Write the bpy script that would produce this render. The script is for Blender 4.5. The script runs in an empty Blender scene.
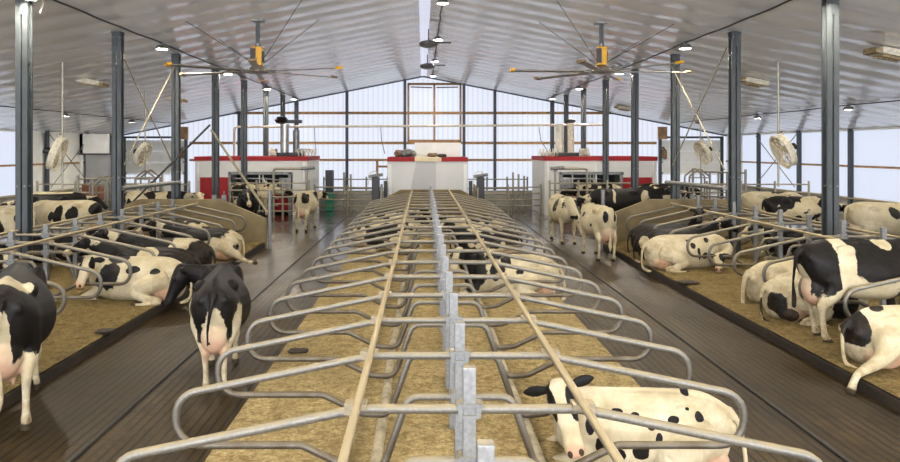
import bpy, bmesh, math, random
from mathutils import Vector, Matrix, noise

R = math.radians
random.seed(7)
C = bpy.context.scene.collection
sc = bpy.context.scene

# ------------------------------------------------------------------ camera
CAMZ = 2.8
cam_d = bpy.data.cameras.new('camera')
cam = bpy.data.objects.new('camera', cam_d)
C.objects.link(cam)
cam.location = (0, 0, CAMZ)
cam.rotation_euler = (R(90), 0, 0)
cam_d.sensor_fit = 'HORIZONTAL'
cam_d.sensor_width = 36
cam_d.lens = 28.8
cam_d.shift_x = 27 / 900
cam_d.shift_y = -82 / 900
cam_d.clip_end = 300
sc.camera = cam
sc.view_settings.view_transform = 'Standard'
sc.view_settings.look = 'None'
sc.view_settings.gamma = 1
sc.view_settings.exposure = 0.0
sc.view_settings.use_curve_mapping = False
sc.cycles.use_denoising = True
sc.cycles.max_bounces = 6
sc.cycles.diffuse_bounces = 4
sc.cycles.glossy_bounces = 3
sc.cycles.sample_clamp_indirect = 4


# ------------------------------------------------------------------ materials
def lin(r, g, b):
    f = lambda c: ((c / 255 + 0.055) / 1.055) ** 2.4 if c > 10 else c / 255 / 12.92
    return (f(r), f(g), f(b), 1)


class NT:
    def __init__(s, name):
        s.m = bpy.data.materials.new(name)
        s.m.use_nodes = True
        s.t = s.m.node_tree
        s.b = s.t.nodes['Principled BSDF']

    def n(s, typ, **kw):
        nd = s.t.nodes.new(typ)
        for k, v in kw.items():
            if k.startswith('i_'):
                nd.inputs[k[2:].replace('_', ' ')].default_value = v
            else:
                setattr(nd, k, v)
        return nd

    def l(s, a, b):
        s.t.links.new(a, b)

    def coord(s, scale=(1, 1, 1), out='Object'):
        tc = s.n('ShaderNodeTexCoord')
        mp = s.n('ShaderNodeMapping')
        mp.inputs['Scale'].default_value = scale
        s.l(tc.outputs[out], mp.inputs['Vector'])
        return mp.outputs[0]

    def noise(s, scale, vec=None, detail=3, rough=.55):
        nd = s.n('ShaderNodeTexNoise')
        nd.inputs['Scale'].default_value = scale
        nd.inputs['Detail'].default_value = detail
        nd.inputs['Roughness'].default_value = rough
        s.l(vec if vec is not None else s.coord(), nd.inputs['Vector'])
        return nd.outputs['Fac']

    def ramp(s, fac, stops):
        nd = s.n('ShaderNodeValToRGB')
        cr = nd.color_ramp
        while len(cr.elements) < len(stops):
            cr.elements.new(.5)
        for e, (p, c) in zip(cr.elements, stops):
            e.position = p
            e.color = c if len(c) == 4 else (*c, 1)
        s.l(fac, nd.inputs['Fac'])
        return nd.outputs['Color']

    def mix(s, fac, a, b, blend='MIX'):
        nd = s.n('ShaderNodeMix', data_type='RGBA', blend_type=blend)
        for v, k in ((fac, 0), (a, 6), (b, 7)):
            if hasattr(v, 'links'):
                s.l(v, nd.inputs[k])
            else:
                nd.inputs[k].default_value = v
        return nd.outputs[2]

    def math(s, op, a, b=None, c=None, clamp=False):
        nd = s.n('ShaderNodeMath', operation=op, use_clamp=clamp)
        for i, v in enumerate((a, b, c)):
            if v is None:
                continue
            if hasattr(v, 'links'):
                s.l(v, nd.inputs[i])
            else:
                nd.inputs[i].default_value = v
        return nd.outputs[0]

    def maprange(s, v, a, b, c=0., d=1.):
        nd = s.n('ShaderNodeMapRange')
        s.l(v, nd.inputs[0])
        for i, x in enumerate((a, b, c, d)):
            nd.inputs[i + 1].default_value = x
        return nd.outputs[0]

    def bump(s, h, strength=.3, dist=.01, prev=None):
        nd = s.n('ShaderNodeBump')
        nd.inputs['Strength'].default_value = strength
        nd.inputs['Distance'].default_value = dist
        s.l(h, nd.inputs['Height'])
        if prev is not None:
            s.l(prev, nd.inputs['Normal'])
        return nd.outputs[0]

    def set(s, **kw):
        for k, v in kw.items():
            k = k.replace('_', ' ')
            if hasattr(v, 'links'):
                s.l(v, s.b.inputs[k])
            else:
                s.b.inputs[k].default_value = v
        return s


def plain(name, col, rough=.5, metal=0., var=.12, vscale=6., bump=0.):
    t = NT(name)
    n = t.noise(vscale, detail=4)
    dark = tuple(c * (1 - var * 2) for c in col[:3]) + (1,)
    lite = tuple(min(1, c * (1 + var)) for c in col[:3]) + (1,)
    t.set(Base_Color=t.ramp(n, [(.3, dark), (.7, lite)]), Roughness=rough, Metallic=metal)
    if bump:
        t.set(Normal=t.bump(t.noise(vscale * 6), bump, .01))
    return t.m


M = {}


def mat_galv(name, zinc, dust, lo, hi, rough=.42):
    """galvanised tube with settled sawdust dust on the faces that point up"""
    t = NT(name)
    g = t.n('ShaderNodeNewGeometry')
    sp = t.n('ShaderNodeSeparateXYZ')
    t.l(g.outputs['Normal'], sp.inputs[0])
    nz = t.noise(9, detail=4)
    up = t.math('ADD', sp.outputs[2], t.math('MULTIPLY', t.math('SUBTRACT', nz, .5), 1.1))
    f = t.maprange(up, lo, hi)
    spang = t.ramp(t.noise(38, detail=2), [(.3, tuple(c * .72 for c in zinc[:3])), (.7, zinc)])
    col = t.mix(f, spang, dust)
    if name == 'galvanised_tube':       # the low bends are rubbed and soiled by the animals
        tc = t.n('ShaderNodeTexCoord')
        s2 = t.n('ShaderNodeSeparateXYZ')
        t.l(tc.outputs['Object'], s2.inputs[0])
        low = t.math('MULTIPLY', t.maprange(s2.outputs[2], .95, .45), t.maprange(t.noise(4, detail=4), .25, .6, .35, .9))
        col = t.mix(low, col, lin(74, 62, 44))
    t.set(Base_Color=col, Metallic=t.maprange(f, 0, 1, .55, 0), Roughness=t.maprange(f, 0, 1, rough, .85))
    return t.m


M['galv'] = mat_galv('galvanised_tube', lin(128, 126, 119), lin(140, 127, 97), .15, .9)
M['galv_post'] = mat_galv('galvanised_post', lin(138, 140, 140), lin(168, 154, 124), .7, 1.2, .5)
M['galv_dark'] = mat_galv('worn_pipe', lin(150, 145, 130), lin(150, 132, 98), .3, 1.1)
M['rail'] = mat_galv('dusty_rail', lin(152, 142, 120), lin(168, 152, 118), .0, .7)


def mat_floor():
    t = NT('wet_grooved_concrete')
    tc = t.n('ShaderNodeTexCoord')
    sp = t.n('ShaderNodeSeparateXYZ')
    t.l(tc.outputs['Object'], sp.inputs[0])
    wob = t.noise(.7, detail=2)
    xx = t.math('ADD', t.math('MULTIPLY', sp.outputs[0], 1 / .10), t.math('MULTIPLY', wob, .35))
    fr = t.math('FRACT', xx)
    gro = t.maprange(t.math('ABSOLUTE', t.math('SUBTRACT', fr, .5)),   .30, .40)      # 1 in the groove
    gv = t.maprange(t.noise(1.6, t.coord((3, .5, 1)), detail=3), .25, .52)
    gro = t.math('MULTIPLY', gro, gv)
    big = t.noise(.9, t.coord((1.6, .5, 1)), detail=5, rough=.62)
    fine = t.noise(14, detail=4)
    base = t.ramp(big, [(.30, lin(30, 21, 8)), (.5, lin(62, 48, 20)), (.70, lin(86, 70, 36))])
    base = t.mix(t.maprange(fine, .3, .8), base, lin(44, 33, 16))
    base = t.mix(t.math('MULTIPLY', gro, .95), base, lin(7, 5, 2))
    muck = t.maprange(t.noise(2.3, t.coord((1, .7, 1)), detail=6, rough=.7), .50, .70)
    base = t.mix(t.math('MULTIPLY', muck, .75), base, lin(34, 23, 9))
    wet = t.maprange(t.noise(1.1, t.coord((1.2, .45, 1)), detail=3, rough=.45), .30, .70)
    # the far, most used stretch before the robots is hosed and wet
    hosed = t.math('MULTIPLY', t.maprange(sp.outputs[1], 12, 24), t.maprange(wet, 0, 1, .6, 1.))
    rough = t.math('ADD', t.maprange(hosed, 0, 1, .52, .22), t.math('MULTIPLY', wet, -.08))
    rough = t.math('ADD', rough, t.math('MULTIPLY', muck, .05))
    h = t.math('ADD', t.math('MULTIPLY', gro, -1.0), t.math('MULTIPLY', fine, .35))
    bp = t.bump(h, .35, .008)
    t.l(t.maprange(hosed, 0, .7, .35, .03), bp.node.inputs['Strength'])
    t.set(Base_Color=base, Roughness=rough, Normal=bp)
    t.l(t.maprange(hosed, 0, .8, .18, 1.0), t.b.inputs['Specular IOR Level'])
    t.l(hosed, t.b.inputs['Coat Weight'])
    t.b.inputs['Coat Roughness'].default_value = .16
    return t.m


M['floor'] = mat_floor()


def mat_sawdust(name, a, b, c):
    t = NT(name)
    v = t.coord()
    fine = t.noise(26, v, detail=7, rough=.85)
    mid = t.noise(9, v, detail=6, rough=.75)
    big = t.noise(1.1, v, detail=3)
    col = t.ramp(fine, [(.32, a), (.5, b), (.68, c)])
    col = t.mix(t.maprange(mid, .42, .66, 0, .8), col, a)
    col = t.mix(t.maprange(big, .52, .72, 0, .5), col, lin(118, 100, 64))
    t.set(Base_Color=col, Roughness=.95)
    h = t.math('ADD', t.math('MULTIPLY', fine, 1.0), t.math('MULTIPLY', mid, 2.5))
    t.set(Normal=t.bump(h, .7, .02))
    t.b.inputs['Specular IOR Level'].default_value = .1
    return t.m


M['saw'] = mat_sawdust('sawdust_fresh', lin(108, 90, 54), lin(172, 151, 105), lin(216, 198, 152))
M['saw_old'] = mat_sawdust('sawdust_trodden', lin(80, 65, 38), lin(124, 107, 68), lin(162, 143, 99))
M['curb'] = plain('manure_stained_kerb', lin(40, 30, 18), .8, 0, .3, 5, .5)
M['concrete'] = plain('concrete_wall', lin(124, 110, 80), .85, 0, .18, 1.4, .25)
M['concrete_grey'] = plain('grey_concrete', lin(150, 148, 140), .85, 0, .15, 1.4, .25)


def mat_ceiling():
    t = NT('white_ribbed_steel')
    tc = t.n('ShaderNodeTexCoord')
    sp = t.n('ShaderNodeSeparateXYZ')
    t.l(tc.outputs['Object'], sp.inputs[0])
    fr = t.math('FRACT', t.math('MULTIPLY', sp.outputs[0], 1 / .23))
    rib = t.maprange(t.math('ABSOLUTE', t.math('SUBTRACT', fr, .5)), .36, .46)
    n = t.noise(.35, detail=4)
    dent = t.noise(1.6, t.coord((1, 1.6, 1)), detail=3)
    t.set(Base_Color=t.ramp(n, [(.3, lin(240, 241, 241)), (.7, lin(250, 251, 251))]), Roughness=.16)
    b1 = t.bump(rib, .08, .012)
    t.set(Normal=t.bump(dent, .35, .03, b1))
    t.b.inputs['Specular IOR Level'].default_value = .9
    return t.m


M['ceil'] = mat_ceiling()


def mat_panel(name, col, strength, period=.30, axis=0, depth=.16):
    """glow of translucent ribbed cladding"""
    t = NT(name)
    tc = t.n('ShaderNodeTexCoord')
    sp = t.n('ShaderNodeSeparateXYZ')
    t.l(tc.outputs['Object'], sp.inputs[0])
    fr = t.math('FRACT', t.math('MULTIPLY', sp.outputs[axis], 1 / period))
    rib = t.maprange(t.math('ABSOLUTE', t.math('SUBTRACT', fr, .5)), .28, .5)
    n = t.noise(.45, detail=2)
    c = t.mix(t.math('MULTIPLY', rib, depth * 3), col, tuple(x * (1 - depth * 1.2) for x in col[:3]) + (1,))
    c = t.mix(t.maprange(n, .45, .75, 0, .12), c, lin(226, 206, 222))
    t.set(Base_Color=lin(70, 72, 76), Roughness=.5, Emission_Color=c, Emission_Strength=strength)
    return t.m


M['panel'] = mat_panel('translucent_ribbed_panel', lin(226, 233, 248), 1.0, depth=.22)
M['curtain'] = mat_panel('translucent_wall_curtain', lin(218, 227, 246), .96, 1.4, 1, .03)
M['front_fill'] = mat_panel('front_fill_panel', lin(236, 238, 245), 13.0)  # far stronger than the daylight panels, added as fill from behind the camera
M['ridge'] = mat_panel('ridge_skylight_sheet', lin(226, 232, 250), .85, .25, 1, .12)

M['column'] = plain('painted_steel_column', lin(60, 65, 67), .45, .05, .12, 3)
M['column_dark'] = plain('painted_steel_post', lin(52, 58, 66), .45, .1, .12, 3)
M['wood'] = plain('brown_timber', lin(158, 122, 84), .7, 0, .2, 5)
M['white_steel'] = plain('white_steel_sheet', lin(218, 219, 215), .5, 0, .05, 2)
M['white_cabin'] = plain('white_cabin_panel', lin(194, 194, 190), .5, 0, .04, 1)
M['light_patch'] = plain('painted_light_patch', lin(172, 171, 170), .55, 0, .04, 1)  # light on the middle cabin wall, put into flat colour
M['red'] = plain('red_trim', lin(146, 10, 20), .7, 0, .08, 3)
M['cream'] = plain('cream_trim', lin(214, 198, 160), .6, 0, .08, 3)
M['black'] = plain('black_plastic', lin(13, 13, 15), .45, 0, .2, 5)
M['dark'] = plain('dark_interior', lin(44, 44, 46), .7, 0, .2, 3)
M['steel'] = plain('stainless_steel', lin(176, 176, 174), .35, .7, .1, 8)
M['machine'] = plain('grey_machine_steel', lin(120, 120, 118), .4, .5, .2, 8)
M['yellow'] = plain('yellow_plastic', lin(232, 172, 30), .45, 0, .06, 4)
M['blade'] = plain('fan_blade_aluminium', lin(150, 146, 136), .35, .6, .1, 4)
M['brown_cap'] = plain('brown_dirty_cap', lin(120, 96, 66), .7, 0, .2, 9)
M['fan_white'] = plain('dusty_white_fan', lin(214, 206, 184), .6, 0, .14, 12)
M['fan_dirty'] = plain('fan_grille_dust', lin(160, 140, 104), .75, 0, .3, 14)
M['cable'] = plain('dark_cable', lin(62, 60, 58), .6, 0, .1, 5)
M['rod'] = plain('dusty_rod', lin(150, 140, 114), .6, .2, .1, 5)
M['hose'] = plain('white_hose', lin(214, 208, 190), .6, 0, .1, 5)
M['crate'] = plain('brown_wood_box', lin(122, 72, 44), .6, 0, .15, 6)
M['door_grey'] = plain('grey_steel_door', lin(140, 142, 144), .5, 0, .06, 2)
M['eye'] = plain('cow_eye', lin(14, 11, 10), .08, 0, .05, 5)
M['pvc'] = plain('weathered_pale_tube', lin(160, 148, 122), .7, 0, .25, 7)
M['green'] = plain('green_box', lin(30, 120, 90), .6)


def mat_lamp():
    t = NT('lamp_lens')
    t.set(Base_Color=(1, 1, 1, 1), Emission_Color=(1.0, .90, .74, 1), Emission_Strength=LAMP)
    return t.m


LAMP = 900.0
M['lens'] = mat_lamp()


def mat_coat():
    t = NT('cow_coat')
    at = lambda nm: t.n('ShaderNodeAttribute', attribute_name=nm).outputs['Fac']
    v = t.coord()
    edge = t.math('MULTIPLY', t.math('SUBTRACT', t.noise(11, v, detail=4, rough=.6), .5), .45)
    blk = t.maprange(t.math('ADD', at('black'), edge), -.015, .035)
    hair = t.noise(30, t.coord((1, 1, .4)), detail=4)
    mid = t.noise(3.2, v, detail=4)
    white = t.ramp(mid, [(.3, lin(168, 155, 122)), (.7, lin(200, 190, 163))])
    white = t.mix(t.maprange(hair, .4, .8, 0, .25), white, lin(156, 138, 100))
    pink = t.maprange(t.math('ADD', at('pink'), t.math('MULTIPLY', edge, .8)), -.1, .35)
    white = t.mix(t.math('MULTIPLY', pink, .8), white, lin(182, 138, 114))
    dirt = t.math('MULTIPLY', at('dirt'), t.maprange(t.noise(7, v, detail=5, rough=.7), .38, .66))
    white = t.mix(dirt, white, lin(112, 90, 56))
    black = t.ramp(hair, [(.3, lin(5, 5, 6)), (.75, lin(16, 15, 16))])
    black = t.mix(t.math('MULTIPLY', dirt, .55), black, lin(92, 74, 50))
    col = t.mix(blk, white, black)
    hoof = t.maprange(at('hoof'), -.1, .1)
    col = t.mix(hoof, col, lin(58, 48, 34))
    t.set(Base_Color=col, Roughness=t.maprange(blk, 0, 1, .8, .55), Normal=t.bump(hair, .2, .01))
    t.b.inputs['Specular IOR Level'].default_value = .22
    return t.m


M['coat'] = mat_coat()


# ------------------------------------------------------------------ object helpers
def tag(o, label=None, cat=None, group=None, kind=None):
    if label:
        o['label'] = label
    if cat:
        o['category'] = cat
    if group:
        o['group'] = group
    if kind:
        o['kind'] = kind
    return o


def empty(name, loc, rz=0, label=None, cat=None, group=None):
    o = bpy.data.objects.new(name, None)
    o.empty_display_size = .1
    C.objects.link(o)
    o.location = loc
    o.rotation_euler = (0, 0, rz)
    return tag(o, label, cat, group)


def fillet(pts, rad, seg=6):
    """round the inner corners of a polyline; rad may be a list, one per corner"""
    pts = [Vector(p) for p in pts]
    out = [pts[0]]
    for i in range(1, len(pts) - 1):
        r = rad[i - 1] if isinstance(rad, (list, tuple)) else rad
        a, b, c = pts[i - 1], pts[i], pts[i + 1]
        u, w = (a - b).normalized(), (c - b).normalized()
        ang = u.angle(w)
        if r <= 0 or ang > 3.1:
            out.append(b)
            continue
        d = min(r / math.tan(ang / 2), (a - b).length * .495, (c - b).length * .495)
        rr = d * math.tan(ang / 2)
        ctr = b + (u + w).normalized() * (rr / math.sin(ang / 2))
        p0, p1 = b + u * d - ctr, b + w * d - ctr
        for k in range(seg + 1):
            q = p0.lerp(p1, k / seg)
            tot = p0.angle(p1)
            f = k / seg
            s = math.sin(tot) or 1e-6
            q = p0 * (math.sin((1 - f) * tot) / s) + p1 * (math.sin(f * tot) / s)
            out.append(ctr + q)
    out.append(pts[-1])
    return out


class MB:
    def __init__(s):
        s.bm = bmesh.new()

    def box(s, c, size, rot=None, bevel=0):
        tmp = bmesh.new()
        bmesh.ops.create_cube(tmp, size=1)
        bmesh.ops.scale(tmp, vec=Vector(size), verts=tmp.verts)
        if bevel:
            bmesh.ops.bevel(tmp, geom=tmp.edges[:], offset=bevel, segments=2, affect='EDGES', profile=.7)
        mt = Matrix.Translation(Vector(c))
        if rot is not None:
            mt = mt @ (rot if isinstance(rot, Matrix) else Matrix.Rotation(rot, 4, 'Z'))
        bmesh.ops.transform(tmp, matrix=mt, verts=tmp.verts)
        s._merge(tmp)
        return s

    def _merge(s, tmp):
        me = bpy.data.meshes.new('t')
        tmp.to_mesh(me)
        tmp.free()
        s.bm.from_mesh(me)
        bpy.data.meshes.remove(me)

    def tube(s, pts, r, n=10, caps=True):
        pts = [Vector(p) for p in pts]
        rs = r if isinstance(r, (list, tuple)) else [r] * len(pts)
        T = []
        for i in range(len(pts)):
            a = pts[max(0, i - 1)]
            b = pts[min(len(pts) - 1, i + 1)]
            T.append((b - a).normalized())
        ref = Vector((0, 0, 1)) if abs(T[0].z) < .9 else Vector((1, 0, 0))
        side = T[0].cross(ref).normalized()
        rings = []
        for i, p in enumerate(pts):
            side = (side - T[i] * side.dot(T[i]))
            side.normalize()
            up = side.cross(T[i])
            rings.append([s.bm.verts.new(p + (side * math.cos(2 * math.pi * k / n) + up * math.sin(2 * math.pi * k / n)) * rs[i])
                          for k in range(n)])
        for a, b in zip(rings, rings[1:]):
            for k in range(n):
                s.bm.faces.new((a[k], a[(k + 1) % n], b[(k + 1) % n], b[k]))
        if caps:
            s.bm.faces.new(rings[0][::-1])
            s.bm.faces.new(rings[-1])
        return s

    def cyl(s, a, b, r, r2=None, n=20):
        return s.tube([a, b], [r, r if r2 is None else r2], n)

    def lathe(s, prof, o=(0, 0, 0), axis=(0, 0, 1), n=24):
        """prof: (radius, height) pairs along axis"""
        ax = Vector(axis).normalized()
        ref = Vector((0, 0, 1)) if abs(ax.z) < .9 else Vector((1, 0, 0))
        u = ax.cross(ref).normalized()
        w = ax.cross(u)
        rings = []
        for r, h in prof:
            rings.append([s.bm.verts.new(Vector(o) + ax * h + (u * math.cos(2 * math.pi * k / n) + w * math.sin(2 * math.pi * k / n)) * max(r, 1e-4))
                          for k in range(n)])
        for a, b in zip(rings, rings[1:]):
            for k in range(n):
                s.bm.faces.new((a[k], a[(k + 1) % n], b[(k + 1) % n], b[k]))
        s.bm.faces.new(rings[0][::-1])
        s.bm.faces.new(rings[-1])
        return s

    def poly(s, pts, thick, axis='Y'):
        """extrude a polygon given in the plane normal to axis"""
        vs = []
        for d in (0, thick):
            row = []
            for p in pts:
                p = Vector(p)
                if axis == 'Y':
                    p = p + Vector((0, d, 0))
                elif axis == 'X':
                    p = p + Vector((d, 0, 0))
                else:
                    p = p + Vector((0, 0, d))
                row.append(s.bm.verts.new(p))
            vs.append(row)
        s.bm.faces.new(vs[0])
        s.bm.faces.new(vs[1][::-1])
        n = len(pts)
        for k in range(n):
            s.bm.faces.new((vs[0][k], vs[1][k], vs[1][(k + 1) % n], vs[0][(k + 1) % n]))
        return s

    def build(s, name, m, parent=None, smooth=None, label=None):
        bmesh.ops.recalc_face_normals(s.bm, faces=s.bm.faces)
        me = bpy.data.meshes.new(name)
        s.bm.to_mesh(me)
        s.bm.free()
        me.materials.append(m)
        o = bpy.data.objects.new(name, me)
        C.objects.link(o)
        if parent is not None:
            o.parent = parent
        if smooth is not None:
            for p in me.polygons:
                p.use_smooth = True
            try:
                me.set_sharp_from_angle(angle=R(smooth))
            except Exception:
                pass
        if label:
            o['label'] = label
        return o


def struct(o):
    o['kind'] = 'structure'
    return o


def copy_tree(o, parent=None):
    c = o.copy()
    C.objects.link(c)
    if parent is not None:
        c.parent = parent
    for ch in list(o.children):
        copy_tree(ch, c)
    return c


ORD = ['first', 'second', 'third', 'fourth', 'fifth', 'sixth', 'seventh', 'eighth', 'ninth', 'tenth', 'eleventh',
       'twelfth', 'thirteenth', 'fourteenth', 'fifteenth', 'sixteenth', 'seventeenth', 'eighteenth', 'nineteenth',
       'twentieth', 'twenty-first', 'twenty-second', 'twenty-third', 'twenty-fourth']

# ------------------------------------------------------------------ the barn shell
XW, Y0, Y1 = 18.2, -9.0, 43.3
ZR, SL = 7.22, .195
ceil_z = lambda x: ZR - SL * abs(x)

mb = MB()
mb.box((0, (Y0 + Y1) / 2, -.1), (2 * XW + .6, Y1 - Y0 + .6, .2))
struct(mb.build('floor', M['floor']))


def build_ceiling():
    bm = bmesh.new()
    xs = []
    nx = 61
    for i in range(nx * 2 - 1):
        xs.append(-XW - .1 + (2 * XW + .2) * i / (nx * 2 - 2))
    ny = int((Y1 - Y0) / .12)
    rows = []
    for j in range(ny + 1):
        y = Y0 + (Y1 - Y0) * j / ny
        ph = (y / 1.2) % 1.0
        wav = (.5 - .5 * math.cos(2 * math.pi * ph)) ** .7
        row = []
        for x in xs:
            a = .030 + .016 * noise.noise(Vector((x * .5, y * .35, 3.1)))
            d = -a * wav + .007 * noise.noise(Vector((x * .9, y * .12, 9.)))
            seam = abs(((abs(x) / 1.83) % 1.0) - .5)
            d -= .010 * max(0, 1 - (0.5 - seam) * 12)
            row.append(bm.verts.new((x, y, ceil_z(x) + d)))
        rows.append(row)
    for a, b in zip(rows, rows[1:]):
        for i in range(len(xs) - 1):
            bm.faces.new((a[i], a[i + 1], b[i + 1], b[i]))
    me = bpy.data.meshes.new('ceiling')
    bm.to_mesh(me)
    bm.free()
    for p in me.polygons:
        p.use_smooth = True
    me.materials.append(M['ceil'])
    o = bpy.data.objects.new('ceiling', me)
    C.objects.link(o)
    struct(o)
    m = o.modifiers.new('thick', 'SOLIDIFY')
    m.thickness = .04
    m.offset = 1


build_ceiling()

# ridge skylight strip
mb = MB()
for s in (-1, 1):
    mb.box((s * .085 + .05, (Y0 + Y1) / 2 - .2, ceil_z(.1) - .05), (.165, Y1 - Y0 - .6, .02),
           Matrix.Rotation(s * math.atan(SL), 4, 'Y'))
struct(mb.build('window_1', M['ridge']))

# translucent gable walls; the front one glows as an added fill light
mb = MB()
mb.poly([(-XW, Y1, 0), (XW, Y1, 0), (XW, Y1, ceil_z(XW)), (0, Y1, ZR), (-XW, Y1, ceil_z(XW))], .06)
struct(mb.build('wall_back', M['panel']))
mb = MB()
mb.poly([(-XW, Y0, 0), (XW, Y0, 0), (XW, Y0, ceil_z(XW)), (0, Y0, ZR), (-XW, Y0, ceil_z(XW))], -.06)
struct(mb.build('wall_front', M['front_fill']))  # unseen wall whose glow is added to brighten the barn

trim_i = [0]


def trim(mb, m):
    trim_i[0] += 1
    return struct(mb.build('trim_%d' % trim_i[0], m))


# timber rails and steel posts of the gable
yb = Y1 - .09
for z, h in ((4.96, .16), (3.16, .16), (2.14, .14)):
    xm = min(14.0, (ZR - z) / SL - .3)
    trim(MB().box((0, yb, z), (2 * xm, .12, h)), M['wood'])
for x in (-4.55, -1.08, 2.45, 4.3, -11.0, 11.0):
    trim(MB().box((x, yb - .14, ceil_z(x) / 2), (.17, .16, ceil_z(x) - .05)), M['column_dark'])
tf = MB()
for x in (-.88, .68, 2.25):
    tf.box((x, yb, 4.95), (.12, .13, 3.5))
tf.box((.68, yb, 6.7), (3.2, .13, .13))
tf.box((.68, yb, 3.3), (3.2, .13, .12))
trim(tf, M['wood'])
df = MB()
df.box((-2.75, yb - .05, 1.05), (.14, .13, 2.1))
df.box((-2.2, yb - .05, 1.75), (1.0, .13, .12))
trim(df, M['wood'])
for s in (-1, 1):
    L = math.hypot(XW, XW * SL)
    rot = Matrix.Rotation(s * math.atan(SL), 4, 'Y')
    trim(MB().box((s * XW / 2, yb, ceil_z(XW / 2) - .07), (L, .14, .08), rot), M['column_dark'])
# exhaust louvre strips in the top frame
for x in (-.1, 1.45):
    trim(MB().box((x, yb - .03, 6.5), (1.3, .1, .06), Matrix.Rotation(R(2 if x < 0 else -1), 4, 'Y')), M['cable'])

# long walls: concrete foot, translucent curtain, posts and rails
for s, nm in ((-1, 'left'), (1, 'right')):
    struct(MB().box((s * (XW + .1), (Y0 + Y1) / 2, .34), (.25, Y1 - Y0, .68)).build('wall_' + nm, M['concrete_grey']))
    yend = 33.3 if s < 0 else 41.2
    struct(MB().box((s * (XW + .12), (Y0 + yend) / 2, 2.2), (.05, yend - Y0, 3.05)).build('window_%d' % (2 if s < 0 else 3), M['curtain']))
    struct(MB().box((s * (XW + .10), (yend + Y1) / 2, 2.2), (.06, Y1 - yend, 3.05)).build('wall_%s_end' % nm, M['white_steel']))
    y = 34.75 - 4.19 * 10
    while y < 43:
        trim(MB().box((s * (XW - .05), y, 1.85), (.14, .22, 3.7)), M['column_dark'])
        y += 4.19
    trim(MB().box((s * (XW + .04), (Y0 + Y1) / 2, 2.07), (.08, Y1 - Y0, .09)), M['wood'])
    trim(MB().box((s * (XW + .04), (Y0 + Y1) / 2, 3.64), (.12, Y1 - Y0, .14)), M['white_steel'])
    trim(MB().box((s * (XW + .0), (Y0 + Y1) / 2, .72), (.3, Y1 - Y0, .07)), M['rod'])

# overhead doors at both ends of the gable
for s, nm in ((-1, 'door_1'), (1, 'door_2')):
    d = empty(nm, (s * 16.05, Y1 - .16, 0))
    struct(d)
    pb = MB()
    for k in range(5):
        pb.box((0, 0, .36 + .66 * k), (3.5, .06, .64), bevel=.012)
    pb.build('door_panel', M['white_steel'], d)
    MB().box((0, -.035, 1.02), (3.4, .03, .5)).build('door_window', M['panel'], d)
    fb = MB()
    for x in (-1.85, 1.85):
        fb.box((x, 0, 1.75), (.16, .16, 3.5))
    fb.box((0, 0, 3.5), (3.86, .16, .12))
    fb.build('door_frame', M['column_dark'], d)
    hb = MB()
    for k in range(4):
        for x in (-1.72, 1.72):
            hb.box((x, -.05, .7 + .66 * k), (.07, .05, .09))
    hb.build('hinge', M['machine'], d)
    trim(MB().box((s * 14.3, Y1 - .3, 3.75), (.5, .2, .75)), M['wood'])
# small service room front at the left end of the back wall
ur = MB()
ur.box((-18.12, 38.2, 1.8), (.16, .1, 3.6)).box((-17.3, 38.2, 3.05), (1.8, .1, 1.1)).box((-16.5, 38.2, 1.8), (.2, .1, 3.6))
struct(ur.build('wall_service_room', M['white_steel']))
d = struct(MB().box((-17.25, 38.24, 1.25), (1.3, .06, 2.5)).build('door_3', M['door_grey']))
MB().box((-17.75, 38.19, 1.1), (.05, .08, .14)).build('door_handle', M['black'], d)
trim(MB().box((-17.35, 38.14, 2.53), (1.9, .06, .08)), M['cable'])
trim(MB().box((-16.42, 38.1, 1.75), (.16, .16, 3.5)), M['column_dark'])


# ------------------------------------------------------------------ beds, kerbs, bedding
CX, HW = .285, 2.155          # centre bed
LX, LHW = -7.0, 2.5           # left bed
RX, RHW = 7.64, 2.6           # right bed


def bed(cx, hw, y0, y1, m, label, seed, ztop=.20):
    for s in (-1, 1):
        trim(MB().box((cx + s * (hw - .07), (y0 + y1) / 2, .065), (.14, y1 - y0, .14), bevel=.02), M['curb'])
    bm = bmesh.new()
    x0, x1 = cx - hw + .02, cx + hw - .02
    st = .085
    nx, ny = int((x1 - x0) / st), int((y1 - y0) / st)
    rows = []
    for j in range(ny + 1):
        y = y0 + (y1 - y0) * j / ny
        row = []
        for i in range(nx + 1):
            x = x0 + (x1 - x0) * i / nx
            u = abs(x - cx) / hw
            z = ztop - .045 * u ** 3
            z += .028 * noise.noise(Vector((x * 1.6, y * 1.6, seed))) + .014 * noise.noise(Vector((x * 4.5, y * 4.5, seed + 5)))
            z += .008 * noise.noise(Vector((x * 11, y * 11, seed + 9)))
            z = max(z, .168)
            if i in (0, nx) or j in (0, ny):
                z = .155
            row.append(bm.verts.new((x, y, z)))
        rows.append(row)
    for a, b in zip(rows, rows[1:]):
        for i in range(nx):
            bm.faces.new((a[i], a[i + 1], b[i + 1], b[i]))
    me = bpy.data.meshes.new('bedding')
    bm.to_mesh(me)
    bm.free()
    for p in me.polygons:
        p.use_smooth = True
    me.materials.append(m)
    o = bpy.data.objects.new('sawdust_bedding', me)
    C.objects.link(o)
    tag(o, label, 'bedding', None, 'stuff')


bed(CX, HW, .6, 27.2, M['saw'], 'golden sawdust bedding under the central double row of stalls', 1.7)
bed(LX, LHW, 4.0, 20.5, M['saw_old'], 'trodden sawdust bedding in the stalls left of the left alley', 4.2)
bed(RX, RHW, 4.0, 20.5, M['saw_old'], 'trodden sawdust bedding in the stalls right of the right alley', 8.9)


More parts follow.
